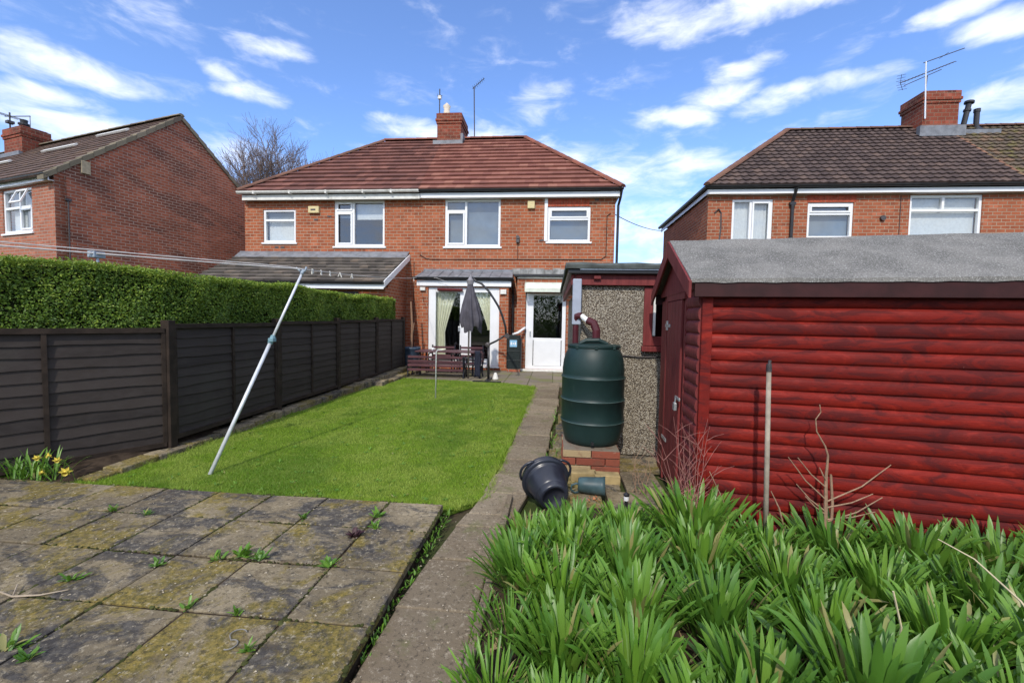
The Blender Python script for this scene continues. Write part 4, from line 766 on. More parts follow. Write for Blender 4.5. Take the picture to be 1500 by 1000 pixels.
for sgn in (-1, 1):
    te = RT+sgn*(RT+.09); P = lambda s, t_, z: (s, t_, z); n0, n1 = .03, 0
    m = MB(sx_); vs = []; NS = 30; NTt = 8
    for i in range(NS+1):
        s = -.10+(SL+.2)*i/NS
        for j in range(NTt+1):
            f = j/NTt; tt = te+(RT-te)*f; zz = EZs+(RZs-EZs)*f+.0025*math.sin(i*1.3+j)+.002*math.sin(i*.5); vs.append((s, tt, zz))
        vs.append((s, RT, RZs-.02)); vs.append((s, te+sgn*.004, EZs-.028+.006*math.sin(i*2.3)*random.random()))
    c = NTt+3; m.add(vs, [(i*c+q, i*c+(q+1) % c, (i+1)*c+(q+1) % c, (i+1)*c+q) for i in range(NS) for q in range(c)]+[tuple(range(c)), tuple(range((NS+1)*c-1, NS*c-1, -1))])
    o = m.build('roof_felt', Mt['felt'], shed)
m = MB(sx_); m.box(-.07, -.085, 1.735, SL+.07, -.062, 1.838); m.box(-.07, SD+.062, 1.735, SL+.07, SD+.085, 1.838); m.build('eaves_board', Mt['fascia_dark'], shed, bevel=.003)
for s in (-.115, SL+.095):
    for sgn in (-1, 1):
        te = RT+sgn*(RT+.10); MB(sx_).ext([(s, te, EZs-.015), (s, RT+sgn*.004, RZs-.005), (s, RT+sgn*.004, RZs-.15), (s, te, EZs-.14)], (.02, 0, 0)).build('bargeboard', Mt['paint'], shed, bevel=.003)
MB(sx_).ext([(-.036, .02, 1.80), (-.036, .02, 1.83), (-.036, RT, 2.17), (-.036, SD-.02, 1.83), (-.036, SD-.02, 1.80)], (.012, 0, 0)).build('gable_panel', Mt['paint'], shed)

# ================================================================== GARAGE
t = NT('pebbledash'); vo = t.n('ShaderNodeTexVoronoi'); vo.inputs['Scale'].default_value = 88; t.l(t.tc.outputs['Object'], vo.inputs['Vector']); sp = t.n('ShaderNodeSeparateColor'); t.l(vo.outputs['Color'], sp.inputs[0])
col = t.mix(t.ramp(sp.outputs[0], .15, .85), (.27, .235, .175), (.60, .54, .43)); col = t.mix(t.ramp(sp.outputs[1], .75, .95, 0, .7), col, (.62, .58, .50)); col = t.mix(t.ramp(sp.outputs[2], .8, .95, 0, .8), col, (.07, .06, .055)); edge = t.ramp(vo.outputs['Distance'], .35, .75); col = t.mix(edge, col, (.12, .095, .07)); col = t.mix(t.ramp(t.noise(1.6, 6, .6), .48, .7, 0, .4), col, (.14, .12, .09))
vb = t.math('SUBTRACT', 1.0, vo.outputs['Distance']); t.bump(vb, 1.0, .012); Mt['pebble'] = t.fin(col, .85, .3)
gar = thing('garage', 'low pebbledashed outbuilding with flat black roof between water butt and red shed', 'outbuilding', (.31, 5.12, 0))
m = MB(); wall(m, (0, 5.12, 0), (1, 0, 0), (0, -1, 0), .31, 2.7, 0, 1.95, [(1.02, 1.8, 1.27, 1.945)], .12); wall(m, (.31, 0, 0), (0, 1, 0), (-1, 0, 0), 5.24, 9.6, 0, 1.95, (), .12); wall(m, (2.7, 0, 0), (0, 1, 0), (1, 0, 0), 5.24, 9.6, 0, 1.95, (), .12); wall(m, (0, 9.6, 0), (1, 0, 0), (0, 1, 0), .43, 2.58, 0, 1.95, (), .12); m.build('wall', Mt['pebble'], gar)
MB().box(.24, 5.06, 1.955, 2.78, 5.10, 2.075).box(.19, 5.07, 1.955, .235, 9.7, 2.075).box(.44, 5.02, 2.02, .52, 5.058, 2.06).build('fascia', Mt['paint'], gar, bevel=.004)
m = MB(); m.box(.15, 4.99, 2.078, 2.85, 9.72, 2.13); m.build('gutter_board', Mt['black'], gar, bevel=.008)
MB().box(.28, 4.975, 2.118, 2.83, 4.988, 2.128).build('drip_edge', Mt['steel'], gar)
m = MB(); N = 14; vs = []
for i in range(N+1):
    x = .12+2.76*i/N; w = .006*math.sin(i*2.1)
    for (y, z) in ((4.96, 2.132), (4.955, 2.17+w), (5.0, 2.2+w), (5.2, 2.205+w), (9.74, 2.205), (9.74, 2.132)): vs.append((x, y, z))
m.add(vs, [(i*6+q, i*6+(q+1) % 6, (i+1)*6+(q+1) % 6, (i+1)*6+q) for i in range(N) for q in range(6)]+[tuple(range(6)), tuple(range(N*6+5, N*6-1, -1))]); m.build('roof', plain('grey_green_felt', (.075, .085, .08), .9, .35, 5, .2, bump=.4, dirt=((.16, .17, .15), .5)), gar)
m = MB(); y0 = 5.10
m.box(1.02, y0, 1.275, 1.12, y0+.08, 1.94); m.box(1.70, y0, 1.275, 1.80, y0+.08, 1.94); m.box(1.12, y0+.002, 1.275, 1.70, y0+.08, 1.38); m.box(1.12, y0+.002, 1.86, 1.70, y0+.08, 1.94); w_ = m.build('window', Mt['paint'], gar, bevel=.004)
MB().box(1.0, 5.04, 1.21, 1.84, 5.118, 1.27).build('sill', Mt['paint'], w_, bevel=.004); MB().add([(1.1, 5.15, 1.36), (1.72, 5.15, 1.36), (1.72, 5.15, 1.88), (1.1, 5.15, 1.88)], [(0, 1, 2, 3)]).build('pane', Mt['glass'], w_)
MB().box(1.125, 5.09, 1.39, 1.15, 5.12, 1.86).build('beading', Mt['upvc_old'], w_)
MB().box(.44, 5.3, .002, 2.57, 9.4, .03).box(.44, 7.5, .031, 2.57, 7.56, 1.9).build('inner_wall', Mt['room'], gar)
m = MB(); m.box(.205, 5.0, 1.50, .305, 5.09, 2.02); m.build('downpipe_cover', plain('pale_blue_grey_plastic', (.34, .38, .46), .5, .06), gar, bevel=.01)
m = MB(); m.tube([(.25, 5.04, 1.50), (.25, 5.04, .75)], .035, 10); m.tube([(.25, 5.04, 1.55), (.26, 5.02, 1.60), (.31, 4.99, 1.60)], .042, 10); dn = m.build('downpipe', plain('maroon_plastic', (.07, .012, .018), .45), gar)
m = MB(); m.tube([(.31, 4.99, 1.60), (.40, 4.93, 1.53)], .030, 10); m.build('pipe_sleeve', Mt['upvc'], dn)
m = MB(); m.tube([(.38, 4.94, 1.55), (.44, 4.90, 1.52), (.47, 4.88, 1.44), (.47, 4.88, 1.34)], .045, 12); m.build('spout', bpy.data.materials['maroon_plastic'], dn)
MB().tube([(.7, 5.105, 1.16), (1.0, 5.105, 1.14), (1.3, 5.105, 1.15), (1.6, 5.10, 1.10)], .008, 5).build('hose', Mt['rust'], gar)

# ================================================================== WATER BUTT and its pedestal
BC = (.44, 4.80)
ped = MB()
for c in range(3):
    z0 = .001+c*.0775; xs_ = [.12, .41, .70] if c % 2 == 0 else [.12, .255, .55, .70]; ys_ = [4.42, 4.55, 4.68, 4.81, 4.94, 5.05]
    for a, b in zip(xs_, xs_[1:]): j = random.uniform(-.004, .004); ped.box(a+.004, 4.42+j, z0, b-.004, 4.548, z0+.068)
    for a, b in zip(ys_[1:], ys_[2:]): ped.box(.12+j, a+.004, z0, .40, b-.004, z0+.068); ped.box(.41, a+.004, z0, .70+j, b-.004, z0+.068)
    ped.box(.128, 4.43, z0+.0681, .692, 5.04, z0+.0769, .999)
t = NT('plinth_brick'); r = t.attr(); col = t.mix(t.ramp(r, 0, .7), (.21, .06, .038), (.31, .095, .055)); col = t.mix(t.ramp(r, .74, .78), col, (.36, .27, .15)); col = t.mix(t.ramp(r, .985, .99), col, (.20, .17, .13)); col = t.mix(t.ramp(t.noise(9, 6, .7), .5, .66, 0, .6), col, (.16, .07, .045)); col = t.mix(t.ramp(t.noise(20, 6, .75), .6, .7, 0, .5), col, (.40, .34, .26)); t.bump(t.noise(60, 5), .5, .008); t.fin(col, .9, .2)
ped = ped.build('brick_plinth', t.m, None, bevel=.004); tag(ped, 'low red brick plinth under the green water butt', 'plinth'); recentre(ped)
m = MB()
for (x, y, z, a) in ((.2, 4.16, .0, .1), (.42, 4.12, .0, -.05)):
    m.box(x, y, z-.01, x+.24, y+.13, z+.085)
b_ = m.build('loose_brick', plain('mossy_yellow_brick', (.33, .25, .12), .9, .3, 8, .2, bump=.5), bevel=.006); tag(b_, 'two pale yellowish bricks butted on the ground before the red plinth', 'bricks'); recentre(b_)
butt = thing('water_butt', 'dark green plastic water butt barrel with lid on a brick plinth', 'water butt', (BC[0], BC[1], .234))
t = NT('dark_green_plastic'); col = t.mix(t.ramp(t.noise(2.5, 5, .6), .35, .7), (.008, .026, .025), (.014, .038, .036)); col = t.mix(t.ramp(t.noise(7, 7, .75, stretch=(1, 1, .25)), .60, .75, 0, .35), col, (.07, .09, .085)); t.bump(t.noise(6, 3), .12, .01); Mt['butt'] = t.fin(col, .5, .4)
pr = [(.0, .235), (.26, .235), (.288, .25), (.305, .30), (.322, .38), (.333, .44), (.341, .47), (.345, .476), (.341, .482), (.337, .49), (.335, .505), (.336, .70), (.344, .706), (.345, .712), (.337, .72), (.334, .735), (.334, .76), (.337, .93), (.344, .94), (.346, .947), (.337, .955), (.331, .97), (.331, .985), (.333, 1.03), (.320, 1.13), (.300, 1.20), (.275, 1.245), (.262, 1.26), (.262, 1.27)]
MB().lathe(pr, (*BC, 0), n=56).build('barrel', Mt['butt'], butt, smooth=True)
m = MB(); m.lathe([(.268, 1.255), (.275, 1.262), (.275, 1.285), (.262, 1.292), (.24, 1.285), (.20, 1.295), (.06, 1.312), (.0, 1.314)], (*BC, 0), n=40)
for k in range(8): a = k*math.pi/4; m.box(BC[0]+math.cos(a)*.268-.016, BC[1]+math.sin(a)*.268-.016, 1.25, BC[0]+math.cos(a)*.268+.016, BC[1]+math.sin(a)*.268+.016, 1.292)
m.tube([(BC[0]-.16, BC[1]-.08, 1.30), (BC[0]-.09, BC[1]-.08, 1.335), (BC[0]+.04, BC[1]-.08, 1.340), (BC[0]+.14, BC[1]-.08, 1.30)], [.02, .026, .026, .02], 8)
m.build('lid', Mt['butt'], butt, bevel=.003)
m = MB()
for z in (.478, .710, .945): m.lathe([(.344, z-.004), (.3475, z), (.344, z+.004)], (*BC, 0), n=56)
m.build('rib', plain('worn_green_plastic', (.07, .115, .11), .35, .2), butt, smooth=True)
m = MB(); m.tube([(BC[0]-.02, BC[1]-.285, .29), (BC[0]-.02, BC[1]-.335, .285)], .014, 8); m.box(BC[0]-.035, BC[1]-.345, .27, BC[0]-.005, BC[1]-.325, .30); m.build('tap', Mt['black'], butt)

# ---- bucket lying on its side
Bb = Vector((.035, 3.44, .124)); Aa = Vector((-.055, 3.71, .200)); ax = (Aa-Bb); BL = ax.length; axn = ax.normalized()
bk = thing('bucket', 'large black plastic bucket tipped over on the path beside the plant bed', 'bucket', (.0, 3.7, 0))
Mt['tub'] = plain('scuffed_black_plastic', (.020, .023, .034), .33, .3, 5, .5, dirt=((.12, .12, .125), .35))
pr = [(0, .025), (.085, .025), (.092, .0), (.112, .0), (.122, .012), (.140, .10), (.162, .20), (.171, .225), (.175, .226), (.180, .27), (.195, .272), (.199, .285), (.197, .30), (.189, .303), (.184, .30), (.173, .26), (.140, .06), (.12, .04), (0, .038)]
MB().lathe(pr, Bb, axn, n=48).build('tub', Mt['tub'], bk, smooth=True); bk.scale = (1, 1, 1)
sid = axn.cross(Vector((0, 0, 1))).normalized(); upv = sid.cross(axn).normalized(); m = MB(); RC = Bb+axn*.285
for s in (-1, 1):
    pts = []
    for k in range(9):
        a = R(-28+7*k*1.0) ; q = RC+(upv*math.sin(a+.5)*1.0+sid*s*math.cos(a+.5))*(.207+.033*math.sin(math.pi*k/8))-axn*.02; pts.append(q)
    m.tube(pts, .011, 8)
    m.build('handle', Mt['tub'], bk, smooth=True)
    m = MB()
MB().lathe([(.176, .235), (.205, .237), (.208, .25), (.205, .262), (.176, .264)], Bb, axn, n=48).build('rim_band', Mt['tub'], bk, smooth=True)
# ---- small jug
jg = thing('jug', 'small grey-green plastic jug lying on its side in front of the brick plinth', 'jug', (.36, 3.85, 0)); Mt['jug'] = plain('grey_green_plastic', (.045, .085, .095), .45, .25, 10, .4, dirt=((.14, .16, .16), .4))
J0 = Vector((.25, 3.86, .088)); ja = Vector((.96, -.12, .02)).normalized()
MB().lathe([(0, 0), (.055, 0), (.064, .01), (.070, .06), (.074, .13), (.078, .20), (.086, .235), (.082, .235), (.073, .2), (.06, .02), (0, .015)], J0, ja, n=28).build('body', Mt['jug'], jg, smooth=True)
MB().tube([J0+Vector((.03, -.02, -.0)), J0+Vector((-.02, -.03, .02)), J0+Vector((-.06, -.03, .0)), J0+Vector((-.065, -.03, -.04)), J0+Vector((-.03, -.03, -.065)), J0+Vector((.02, -.02, -.05))], .010, 8).build('handle', Mt['jug'], jg, smooth=True)
# ---- small garden light
sl = thing('garden_light', 'little black and white stake light among the leaves near the jug', 'garden light', (.62, 3.55, 0)); MB().tube([(.62, 3.55, 0), (.62, 3.55, .10)], .012, 8).lathe([(.022, .13), (.026, .145), (.0, .165)], (.62, 3.55, 0), n=12).build('stake', Mt['black'], sl); MB().lathe([(.0, .09), (.02, .095), (.022, .13), (.0, .131)], (.62, 3.55, 0), n=12).build('lamp', Mt['upvc'], sl)
m = MB()
for k in range(9): x = .20+random.random()*.22; y = 3.60+random.random()*.1; a = random.random()*3; m.ext([(x, y, .03+random.random()*.03), (x+.028*math.cos(a), y+.028*math.sin(a), .04), (x+.02*math.cos(a+1), y+.02*math.sin(a+1), .055)], (0, 0, .003))
o = m.build('dead_leaves', plain('orange_dead_leaf', (.42, .16, .07), .8, .3)); tag(o, 'few orange-brown dead leaves caught in front of the jug', 'dead leaves'); recentre(o)

# ================================================================== BED PLANTS
t = NT('strap_leaf'); r = t.attr(); col = t.mix(t.ramp(r, 0, 1), (.080, .20, .018), (.175, .34, .036)); col = t.mix(t.ramp(t.noise(6, 3), .45, .7, 0, .35), col, (.14, .26, .07)); oi = t.n('ShaderNodeObjectInfo'); col = t.mix(t.math('MULTIPLY', oi.outputs['Random'], .45), col, (.055, .15, .030)); col = t.mix(t.ramp(t.math('FRACT', t.math('MULTIPLY', r, 17.0)), .75, .95, 0, .45), col, (.20, .34, .05)); col = t.mix(t.ramp(r, .945, .96, 0, .85), col, (.34, .29, .12))
tr_ = t.n('ShaderNodeBsdfTranslucent'); t.l(t.mix(.5, col, (.22, .42, .03)), tr_.inputs[0]); mxs = t.n('ShaderNodeMixShader'); mxs.inputs[0].default_value = .28; t.bump(t.noise(90, 3, .5), .15, .002); t.fin(col, .40, .45); t.l(t.p.outputs[0], mxs.inputs[1]); t.l(tr_.outputs[0], mxs.inputs[2]); t.l(mxs.outputs[0], t.out.inputs[0]); Mt['strap'] = t.m
def leaf(m, base, az, el0, length, width, curl, n=8, twist=0., r=None):
    d = Vector((math.cos(az), math.sin(az), 0)); side = Vector((-math.sin(az), math.cos(az), 0)); p = Vector(base); vs = []; el = el0; tw = twist
    for i in range(n+1):
        f = i/n; w = width*(.55+.45*min(1, f*3))*(1-max(0, (f-.72)/.28)**2.2*.97)
        fwd = d*math.cos(el)+Vector((0, 0, 1))*math.sin(el); nrm = fwd.cross(side).normalized(); sd_ = side*math.cos(tw*f)+nrm*math.sin(tw*f)
        vs += [p-sd_*w*.5-nrm*w*.12*-1, p, p+sd_*w*.5+nrm*w*.12]
        p = p+fwd*(length/n); el -= curl*(.2+2.4*f**3)/n
    fs = []
    for i in range(n): a = 3*i; fs += [(a, a+1, a+4, a+3), (a+1, a+2, a+5, a+4)]
    m.add(vs, fs, random.random() if r is None else r)
def clump_mesh(nl, lmin, lmax, wmin, wmax, spread):
    m = MB()
    for i in range(nl):
        az = random.random()*6.283; rr = spread*math.sqrt(random.random()); k = rr/spread
        el = R(random.uniform(80, 92)-k*random.uniform(14, 44)); L_ = random.uniform(lmin, lmax)*(1-.12*k)
        aa = az+random.uniform(-.35, .35)
        leaf(m, (math.cos(az)*rr, math.sin(az)*rr, 0), aa, el, L_, random.uniform(wmin, wmax), random.uniform(.1, 1.1)+(1.3 if random.random() < .22 else 0), 8, random.uniform(-.7, .7))
    return m
protos = []
for k in range(7):
    o = clump_mesh(165, .25, .43, .019, .031, .16).build('clump', Mt['strap'], smooth=True); protos.append(o.data); bpy.data.objects.remove(o)
thin = []
for k in range(2):
    o = clump_mesh(120, .20, .36, .009, .017, .14).build('clump', Mt['strap'], smooth=True); thin.append(o.data); bpy.data.objects.remove(o)
ROWS = [('row along the shed', [(-.12, 2.80, .7), (.2, 3.0, .72), (.53, 3.0, .72), (.98, 3.02, 1.12), (1.38, 2.84, .78), (1.78, 2.88, .92), (2.22, 2.80, 1.02), (2.68, 2.76, .98), (3.12, 2.68, .98), (3.55, 2.6, .9)]),
        ('second row from shed', [(-.14, 2.42, .8), (.12, 2.62, .86), (.45, 2.54, .92), (.88, 2.58, .92), (1.33, 2.46, .9), (1.78, 2.44, .86), (2.25, 2.38, .95), (2.72, 2.32, .95), (3.2, 2.3, .9)]),
        ('middle row', [(-.17, 2.0, .7), (.08, 2.2, .82), (.42, 2.12, .92), (.85, 2.14, .9), (1.30, 2.08, .86), (1.76, 2.02, .92), (2.2, 1.98, .95), (2.66, 1.9, .9)]),
        ('row before the front one', [(-.20, 1.62, .7), (.05, 1.84, .8), (.38, 1.70, .86), (.80, 1.66, .9), (1.22, 1.66, 1.12), (1.68, 1.62, .92), (2.1, 1.58, .9)]),
        ('front row', [(-.22, 1.26, .7), (.06, 1.42, .72), (.38, 1.26, .72), (.60, 1.44, .85), (.78, 1.2, .7), (1.18, 1.22, .8), (1.6, 1.2, .8)])]
ORD = ['leftmost', 'second from the left', 'third from the left', 'fourth from the left', 'fifth from the left', 'sixth from the left', 'seventh from the left', 'eighth from the left', 'ninth from the left', 'rightmost']
ci = 0
for row, cs in ROWS:
    for i, (x, y, s) in enumerate(cs):
        isthin = (i == 0 and y < 2.3)
        o = bpy.data.objects.new('strap_leaf_plant', (thin if isthin else protos)[ci % (2 if isthin else 7)]); COL.objects.link(o)
        o.location = (x+random.uniform(-.02, .02), y+random.uniform(-.02, .02), .03); o.rotation_euler = (0, 0, random.random()*6.28); o.scale = (s*1.05, s*1.05, s*.95)
        nm_ = ORD[9] if i == len(cs)-1 else ORD[i]
        tag(o, ('clump of thin grassy leaves, ' if isthin else 'clump of glossy strap leaves, ')+nm_+' in the '+row, 'plant', 'strap-leaved plants filling the bed'); ci += 1
# dead stalks bending over the leaves
o = MB().tube([(2.03, 2.32, .06), (2.0, 2.3, .45), (1.93, 2.28, .5), (1.85, 2.3, .52)], .004, 5); 
o = MB().tube([(1.92, 2.3, .50), (2.0, 2.2, .46), (2.06, 2.05, .36), (2.1, 1.9, .2), (2.1, 1.85, .05)], [.003, .004, .005, .005, .006], 5).build('dead_stalk', plain('straw_stalk', (.50, .43, .27), .8)); tag(o, 'long pale dead stalk arching over the leaves at the right of the bed', 'dead stalk'); recentre(o)
o = MB().tube([(1.50, 1.95, .05), (1.47, 1.9, .30), (1.43, 1.9, .45)], .004, 5).build('dead_stalk', bpy.data.materials['straw_stalk']); tag(o, 'short pale dead stalk leaning left low in the right of the bed', 'dead stalk'); recentre(o)
def shrub(name, label, x, y, h, n, mat, seed, spread, sub=3, rad=.005):
    rs = random.Random(seed); m = MB()
    for i in range(n):
        a = rs.random()*6.28; lean = rs.random()*spread; H = h*rs.uniform(.55, 1.0); pts = []; px, py = x+rs.gauss(0, .04), y+rs.gauss(0, .03); k = 7
        for j in range(k+1):
            f = j/k; pts.append(Vector((px+math.cos(a)*lean*f**1.3+rs.gauss(0, .008), min(py+math.sin(a)*lean*.35*f+rs.gauss(0, .006), y+.08), .02+H*f)))
        m.tube(pts, [rad*(1-.75*j/k) for j in range(k+1)], 5)
        for q in range(sub):
            j = rs.randint(2, k-1); b = pts[j]; dx = rs.choice((-1, 1))*rs.uniform(.05, .16); e = Vector((b.x+dx, b.y+rs.gauss(0, .015), b.z+rs.uniform(.05, .2))); m.tube([b, b.lerp(e, .5)+Vector((0, 0, .01)), e], [rad*.55, rad*.4, rad*.22], 4)
    o = m.build(name, mat); tag(o, label, 'shrub'); recentre(o); return o
twig = plain('reddish_twig', (.30, .13, .11), .75, .2, 30); twig2 = plain('brown_twig', (.30, .19, .12), .8, .2, 30)
shrub('bare_shrub', 'bare red-twigged shrub at the left corner of the shed', 1.0, 3.24, .86, 15, twig, 3, .30, 4, .0038)
m = MB(); T0 = Vector((1.86, 3.06, 0)); tp = [T0, T0+Vector((-.01, 0, .3)), T0+Vector((-.02, 0, .52)), T0+Vector((-.02, -.01, .68)), T0+Vector((-.04, -.01, .74)), T0+Vector((-.10, -.01, .84)), T0+Vector((-.11, -.01, .92)), T0+Vector((-.08, -.01, .97)), T0+Vector((-.09, -.01, 1.02))]
m.tube(tp, [.013, .012, .010, .006, .005, .004, .004, .003, .003], 6)
for (z, dx, dz) in ((.36, .38, .28), (.32, .28, .12), (.30, -.2, .18), (.38, -.26, .28), (.46, -.2, .2), (.24, .3, .08), (.22, .34, .2), (.28, -.14, .12), (.5, -.06, .1)): b = T0+Vector((-.015, 0, z)); m.tube([b, b+Vector((dx*.55, -.02, dz*.45)), b+Vector((dx, -.02, dz))], [.006, .0045, .003], 5)
m.tube([T0+Vector((.03, 0, 0)), T0+Vector((.03, 0, .35)), T0+Vector((.01, 0, .55))], [.010, .009, .007], 6)
o = m.build('bare_shrub', twig2); tag(o, 'small bare brown shrub with one tall crooked stem before the shed wall', 'shrub'); recentre(o)
shrub('dry_plant', 'thin dry stems with a few green leaves beside the shed corner', .82, 3.9, .45, 5, twig2, 11, .12, 2, .004)
o = MB().tube([(1.30, 3.16, .05), (1.22, 3.15, .3), (1.12, 3.15, .5)], .003, 5).tube([(1.62, 3.05, .05), (1.55, 3.05, .3), (1.49, 3.05, .42)], [.006, .006, .003], 5).build('dry_twig', twig2); tag(o, 'two thin dead stems standing by the wooden pole', 'dry twig'); recentre(o)
wp = thing('wooden_pole', 'upright weathered wooden pole with black metal top before the shed wall', 'pole', (1.455, 3.02, 0)); MB().tube([(1.457, 3.02, 0), (1.425, 3.02, 1.24)], [.0165, .0145], 10).build('shaft', plain('weathered_pole', (.33, .28, .22), .8, .25, 10, .2, bump=.4, dirt=((.15, .12, .09), .5)), wp, smooth=True)
MB().tube([(1.425, 3.02, 1.235), (1.424, 3.02, 1.285)], [.018, .016], 10).tube([(1.424, 3.02, 1.28), (1.43, 3.02, 1.31)], .01, 8).build('ferrule', Mt['rust'], wp)

# ---- daffodils
df_ = thing('daffodils', 'clump of yellow daffodils with flopped green leaves by the fence', 'flowers', (-4.62, 3.44, .0)); m = MB()
for i in range(90): a = random.random()*6.28; leaf(m, (-4.66+random.gauss(0, .13), 3.42+random.gauss(0, .05), .0), a, R(random.uniform(30, 85)), random.uniform(.2, .36), .014, random.uniform(.6, 2.4), 7)
m.build('leaves', Mt['strap'], df_, smooth=True)
ym = plain('daffodil_yellow', (.78, .62, .10), .6, .08)
for (fx, fz, a, s) in ((-4.56, .24, .4, .8), (-4.44, .27, 1.8, .8), (-4.36, .23, 0, .8), (-4.50, .12, 3.4, 1.1), (-4.28, .13, 5.6, 1.2)):
    fy = 3.40; c = Vector((fx, fy, fz)); dr_ = Vector((math.cos(a)*.7, -.7, -.35)).normalized(); sd1 = dr_.cross(Vector((0, 0, 1))).normalized(); sd2 = sd1.cross(dr_); m = MB()
    for k in range(6): w = k*math.pi/3; u = sd1*math.cos(w)+sd2*math.sin(w); v = dr_.cross(u); S = .034*s; m.add([c, c+u*S*.6+v*S*.35, c+u*S*1.25-dr_*.006, c+u*S*.6-v*S*.35], [(0, 1, 2, 3)])
    m.lathe([(.010*s, 0), (.012*s, .018*s), (.018*s, .028*s)], c, dr_, n=10)
    fo = m.build('flower', ym, df_); MB().tube([(fx-.1, fy+.03, .0), (fx-.05, fy+.02, fz*.8), (fx-.01, fy+.01, fz+.02), c-dr_*.005], .003, 5).build('stem', Mt['strap'], fo)

# ---- weeds in the paving joints
def weed(x, y, z, s, label, n=16, mat='strap', w=.016):
    m = MB()
    for i in range(n): leaf(m, (x+random.gauss(0, .012*s), y+random.gauss(0, .008*s), z), random.random()*6.28, R(random.uniform(15, 70)), random.uniform(.03, .075)*s, w*s*random.uniform(.6, 1.2), random.uniform(.2, 1.2), 4)
    o = m.build('weed', Mt[mat], smooth=True); tag(o, label, 'weed', 'weeds growing in the slab joints'); recentre(o); return o
Mt['purple'] = plain('purple_leaf', (.05, .018, .022), .6)
WEEDS = [(-3.22, 2.86, .9, 'weed tuft in the joint at the far left of the paving'), (-2.92, 2.83, .8, 'weed tuft second from the left in the far slab joint'), (-1.77, 2.93, 1.1, 'spiky weed tuft close to the lawn in a far slab joint'), (-1.27, 3.02, 1.2, 'light green weed near the far corner of the paving by the lawn'), (-1.21, 2.86, 1.0, 'flat weed tuft near the purple seedling'),
         (-1.86, 2.42, 1.5, 'largest leafy weed in the middle of the paving'), (-1.72, 2.40, 1.3, 'leafy weed just right of the largest weed'), (-1.98, 2.36, 1.1, 'leafy weed just left of the largest weed'), (-2.27, 2.26, .9, 'low weed in a crossing joint of the left slabs'), (-1.28, 2.38, 1.1, 'weed beside the broken slab corner'),
         (-1.30, 1.72, .8, 'small weed in the near joint between dark slabs'), (-2.33, 1.60, 1.3, 'near bright weed at the bottom edge of the paving'), (-2.18, 1.56, 1.0, 'smaller weed beside the near bright weed'), (-1.52, 1.93, .7, 'tiny weed in the near cross joint'), (-1.79, 1.94, .8, 'tiny weed left in the near cross joint'), (-2.6, 2.08, .9, 'mossy weed streak on the yellowed slab')]
for (x, y, s, lb) in WEEDS: weed(x, y, .078, s, lb)
o = weed(-1.29, 2.72, .08, 1.0, 'dark purple seedling on the paving near the lawn', 26, 'purple', .02)
m = MB()
for i in range(150):
    y = .9+random.random()*2.5; x = -.836+random.random()*.028*(1+.6*(y-1.2))
    for k in range(3): leaf(m, (x, y, .0), random.random()*6.28, R(random.uniform(20, 80)), random.uniform(.015, .05), random.uniform(.005, .012), random.uniform(.2, 1), 3)
o = m.build('gap_weeds', Mt['strap'], smooth=True); tag(o, 'low weeds growing in the gap between paving and path', 'weeds'); structure(o, 'stuff')
m = MB()
for (x0, y0, x1, y1, nn) in ((-.02, 4.75, .02, 4.2, 40), (-.0, 5.8, .06, 4.8, 50), (.08, 7.4, .02, 6.0, 40), (-.31, 2.9, -.33, 1.0, 520)):
    for i in range(nn):
        f = random.random(); leaf(m, (x0+(x1-x0)*f+random.gauss(0, .015), y0+(y1-y0)*f, .0), random.random()*6.28, R(random.uniform(15, 75)), random.uniform(.03, .12), random.uniform(.006, .014), random.uniform(.2, 1.4), 4)
o = m.build('edge_weeds', Mt['strap'], smooth=True); tag(o, 'thin grass and weeds along the right side of the path', 'weeds'); structure(o, 'stuff')
m = MB()                                             # crumbled earth along the joints and the gap
for i in range(420):
    c = random.random()
    if c < .35: x, y, z = -.83+random.uniform(0, .03), random.uniform(1, 3.3), .0
    elif c < .6: x, y, z = -1.27+random.gauss(0, .02), random.uniform(2.2, 2.9), .076
    elif c < .8: x, y, z = random.uniform(-2.4, -1.2), 2.38+random.gauss(0, .015), .076
    else: x, y, z = -.34+random.gauss(0, .012), random.uniform(1.2, 2.8), .02
    r_ = random.uniform(.002, .007); m.lathe([(0, -r_*.4), (r_, 0), (r_*.6, r_*.7), (0, r_)], (x, y, z+.002), (random.gauss(0, .3), random.gauss(0, .3), 1), n=5)
o = m.build('loose_earth', Mt['soil']); tag(o, 'crumbs of dark earth along the slab joints', 'soil'); structure(o, 'stuff')
m = MB().tube([(-2.84, 1.93, .09), (-2.72, 1.90, .092), (-2.60, 1.93, .09), (-2.50, 1.98, .095)], [.003, .005, .004, .002], 6).tube([(-2.72, 1.9, .09), (-2.80, 1.98, .10)], .003, 5)
o = m.build('stick', plain('pale_stick', (.36, .29, .21), .85)); tag(o, 'short pale forked stick lying on the left slabs', 'stick'); recentre(o)
m = MB(); pts = [(-1.41+.035*math.cos(a), 1.80+.03*math.sin(a), .086) for a in [R(q) for q in range(30, 220, 20)]]+[(-1.40+.03*math.cos(a), 1.735+.03*math.sin(a), .086) for a in [R(q) for q in range(120, -120, -20)]]
o = m.tube(pts, .0028, 5).build('string', plain('pale_string', (.20, .19, .17), .8)); tag(o, 'curl of pale string on the dark near slab', 'string'); recentre(o)

